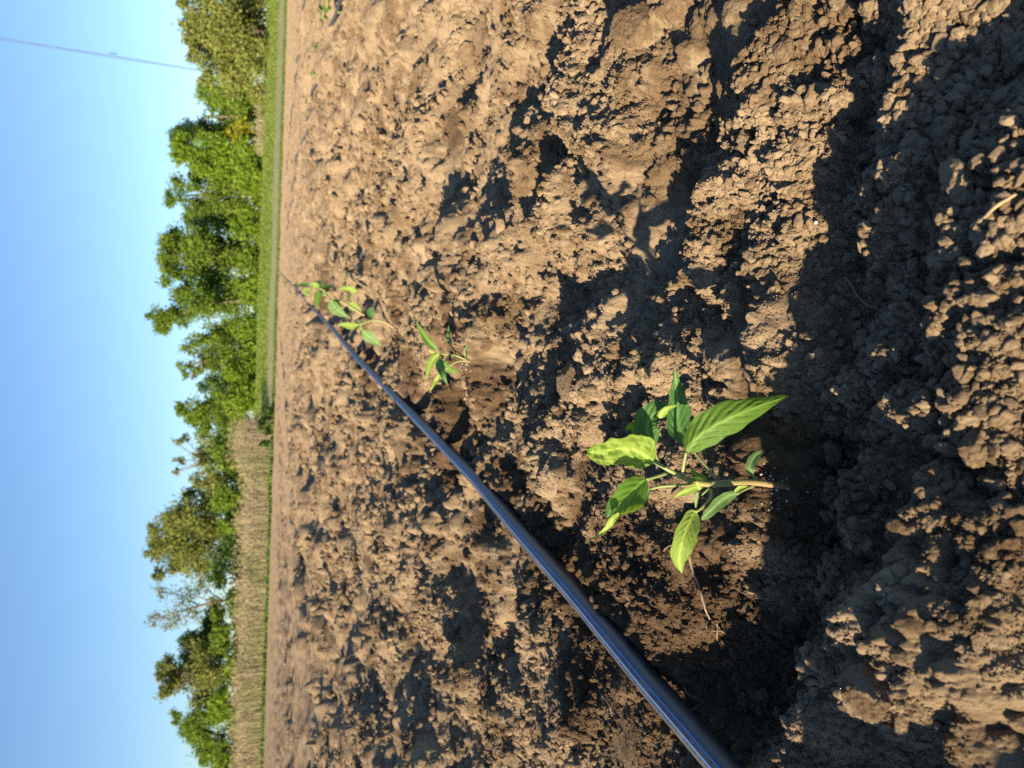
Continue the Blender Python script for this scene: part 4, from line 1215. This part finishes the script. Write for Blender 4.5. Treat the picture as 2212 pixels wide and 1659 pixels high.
# ------------------------------------------------------------------ reeds, grass, weeds
def blades(name, roots, hts, wid, lean, mat, label, cat, plume=0, seed=1, tint=None):
    g = np.random.default_rng(seed)
    n = len(roots)
    az = g.uniform(0, 6.283, n); face = g.uniform(-.9, .9, n)
    S = np.stack([np.cos(face), np.sin(face), 0 * az], 1)
    Ld = np.stack([np.cos(az), np.sin(az), 0 * az], 1) * (hts * lean * g.uniform(.2, 1, n))[:, None]
    up = np.array([0, 0, 1.])
    w = (wid * g.uniform(.6, 1.4, n))[:, None]
    p0 = roots; p1 = roots + up * (hts * .55)[:, None] + Ld * .35; p2 = roots + up * hts[:, None] + Ld
    co = np.stack([p0 - S * w * .5, p0 + S * w * .5, p1 - S * w * .45, p1 + S * w * .45, p2 - S * w * .1, p2 + S * w * .1], 1)
    f = np.array([[0, 1, 3, 2], [2, 3, 5, 4]])
    F = (np.arange(n)[:, None, None] * 6 + f[None]).reshape(-1, 4)
    co = co.reshape(-1, 3)
    tt = np.repeat(g.random(n) if tint is None else tint, 6)
    if plume:
        k = np.nonzero(g.random(n) < plume)[0]
        q = p2[k]; m = len(k)
        s2 = S[k]
        hh = (.16 * g.uniform(.7, 1.4, m))[:, None]; ww = (.03 * g.uniform(.7, 1.4, m))[:, None]
        pc = np.stack([q, q + s2 * ww + up * hh * .4, q + up * hh + Ld[k] * .3, q - s2 * ww + up * hh * .4], 1).reshape(-1, 3)
        F = np.concatenate([F, len(co) + np.arange(m * 4).reshape(m, 4)])
        co = np.concatenate([co, pc]); tt = np.concatenate([tt, np.full(m * 4, 1.2, np.float32)])
    me = mesh_np(name, co, F, False)
    fattr(me, 'tint', tt)
    o = link(name, me, mat)
    tag(o, label, cat, None, 'stuff')
    return o
def reed_material():
    k = NT('dry_reed')
    at = k.new('ShaderNodeAttribute', attribute_name='tint')
    geo = k.new('ShaderNodeNewGeometry')
    n = k.noise(.35, 4, .6, geo.outputs['Position'])
    r = k.ramp(at.outputs['Fac'], [(.0, (.15, .18, .06)), (.3, (.28, .25, .14)), (.75, (.40, .345, .23)), (1.0, (.30, .22, .14))])
    c = k.mix(k.math('MULTIPLY', k.math('SUBTRACT', n.outputs['Fac'], .46, True), 4.0, True), r.outputs['Color'], (.21, .235, .08))
    k.ln(c, k.p.inputs['Base Color']); k.p.inputs['Roughness'].default_value = .8
    tr = k.new('ShaderNodeBsdfTranslucent'); k.ln(c, tr.inputs['Color'])
    ms = k.new('ShaderNodeMixShader'); ms.inputs[0].default_value = .25
    k.ln(k.p.outputs[0], ms.inputs[1]); k.ln(tr.outputs[0], ms.inputs[2]); k.ln(ms.outputs[0], k.out.inputs['Surface'])
    return k.m
MAT_REED = reed_material()
g = np.random.default_rng(4)
xr = at_y(560, 905, 33).x
n = 24000
rx = xr - g.uniform(0, 1, n) * 24 - np.abs(g.normal(0, .5, n)); ry = EDGE + .7 + g.uniform(0, 1, n) ** 1.6 * 6
rz = rise(rx, ry) - .05
ht = (.72 + .55 * perlin((rx / 2.2).astype(np.float32), (ry / 2.2).astype(np.float32), 95) + .3 * perlin((rx / .5).astype(np.float32), (ry / .5).astype(np.float32), 96) + g.normal(0, .17, n)).clip(.2) * (1 + .70 * np.clip((rx - xr + 2.5) / 2.5, 0, 1))
ht = ht * np.clip((xr + .15 - rx) / .9, .12, 1) ** .6
blades('reeds', np.stack([rx, ry, rz], 1), ht, .014, .30, MAT_REED, 'dense bed of dry tan reeds along the left edge of the field', 'reeds', .35, 3)
x2 = at_y(570, 330, 50).x; x1 = at_y(570, 190, 50).x
n = 1500
rx = g.uniform(min(x1, x2), max(x1, x2), n); ry = 49 + g.uniform(0, 2, n)
blades('dry_grass', np.stack([rx, ry, rise(rx, ry) - .05], 1), .42 + g.normal(0, .12, n), .03, .25, MAT_REED, 'tan dry grass in front of the trees at the right', 'dry grass', .1, 5)

MAT_BLADE = leaf_material('grass_blade', (.09, .15, .018), (.20, .26, .05), .35, (.30, .38, .05), .6, False, 'tint')
n = 26000
rx = g.uniform(-14, 30, n); ry = EDGE + .3 + g.uniform(0, 1, n) ** 1.3 * 15
on_path = (ry > EDGE + 1.1) & (ry < EDGE + 3.5) & (rx > -1.2)
keep = ~on_path | (g.random(n) < .22)
rx, ry = rx[keep], ry[keep]
blades('grass', np.stack([rx, ry, rise(rx, ry) - .01], 1), .03 + g.uniform(0, .10, len(rx)) * np.clip((ry - EDGE) / 5, .15, 1), .05, .5, MAT_BLADE, 'short green grass of the bank', 'grass', 0, 6)
n = 6000
rx = np.concatenate([g.uniform(-30, xr + 1.5, n // 2), g.uniform(-3, 26, n - n // 2)]); ry = EDGE - .15 + g.normal(0, .16, n)
big = .09 + .10 * np.clip(perlin((rx / .7).astype(np.float32), rx.astype(np.float32) * 0 + 1.3, 97) + .4, 0, 1.2) * g.uniform(.4, 1.2, n)
big = np.where(rx > -2, big * .35, big)
blades('weeds', np.stack([rx, ry, rx * 0 + .0], 1), big + .03, .06, .5, leaf_material('weed', (.05, .10, .015), (.14, .21, .03), .35, (.25, .34, .04), .6, False, 'tint'), 'low green weeds along the edge of the field', 'weeds', 0, 7)

# ------------------------------------------------------------------ radio mast
MAT_STEEL = plain('galvanised_steel', (.10, .11, .12), .5, .4, .15, 3)
def mast():
    Y = 170.0
    b = at_y(596, 178, Y); b.z = 0
    root = empty('radio_mast', b)
    tag(root, 'tall thin lattice radio mast behind the willow at the right', 'mast')
    w = .24; Ht = 100
    leg = [Vector((w * math.cos(a), w * math.sin(a), 0)) for a in (.5, .5 + 2.094, .5 + 4.189)]
    for l in leg:
        V, Q = tube([l, l + Vector((0, 0, Ht))], [.032, .032], 6)
        link('mast_leg', mesh_from('mast_leg', V, Q), MAT_STEEL, root)
    parts = []
    for k in range(int(Ht / .9)):
        z0 = k * .9; z1 = z0 + .9
        for i in range(3):
            a, c = leg[i], leg[(i + 1) % 3]
            parts.append(tube([a + Vector((0, 0, z0)), c + Vector((0, 0, z1))], [.015, .015], 4, False))
            parts.append(tube([a + Vector((0, 0, z1)), c + Vector((0, 0, z1))], [.015, .015], 4, False))
    V, Q = merge(parts)
    link('bracing', mesh_from('bracing', V, Q), MAT_STEEL, root)
    for z in (at_y(252, 119, Y).z,):
        V, Q = tube([Vector((.5, -.4, z)), Vector((.5, -.4, z + 1.3))], [.14, .14], 8)
        link('antenna', mesh_from('antenna', V, Q), MAT_STEEL, root)
mast()
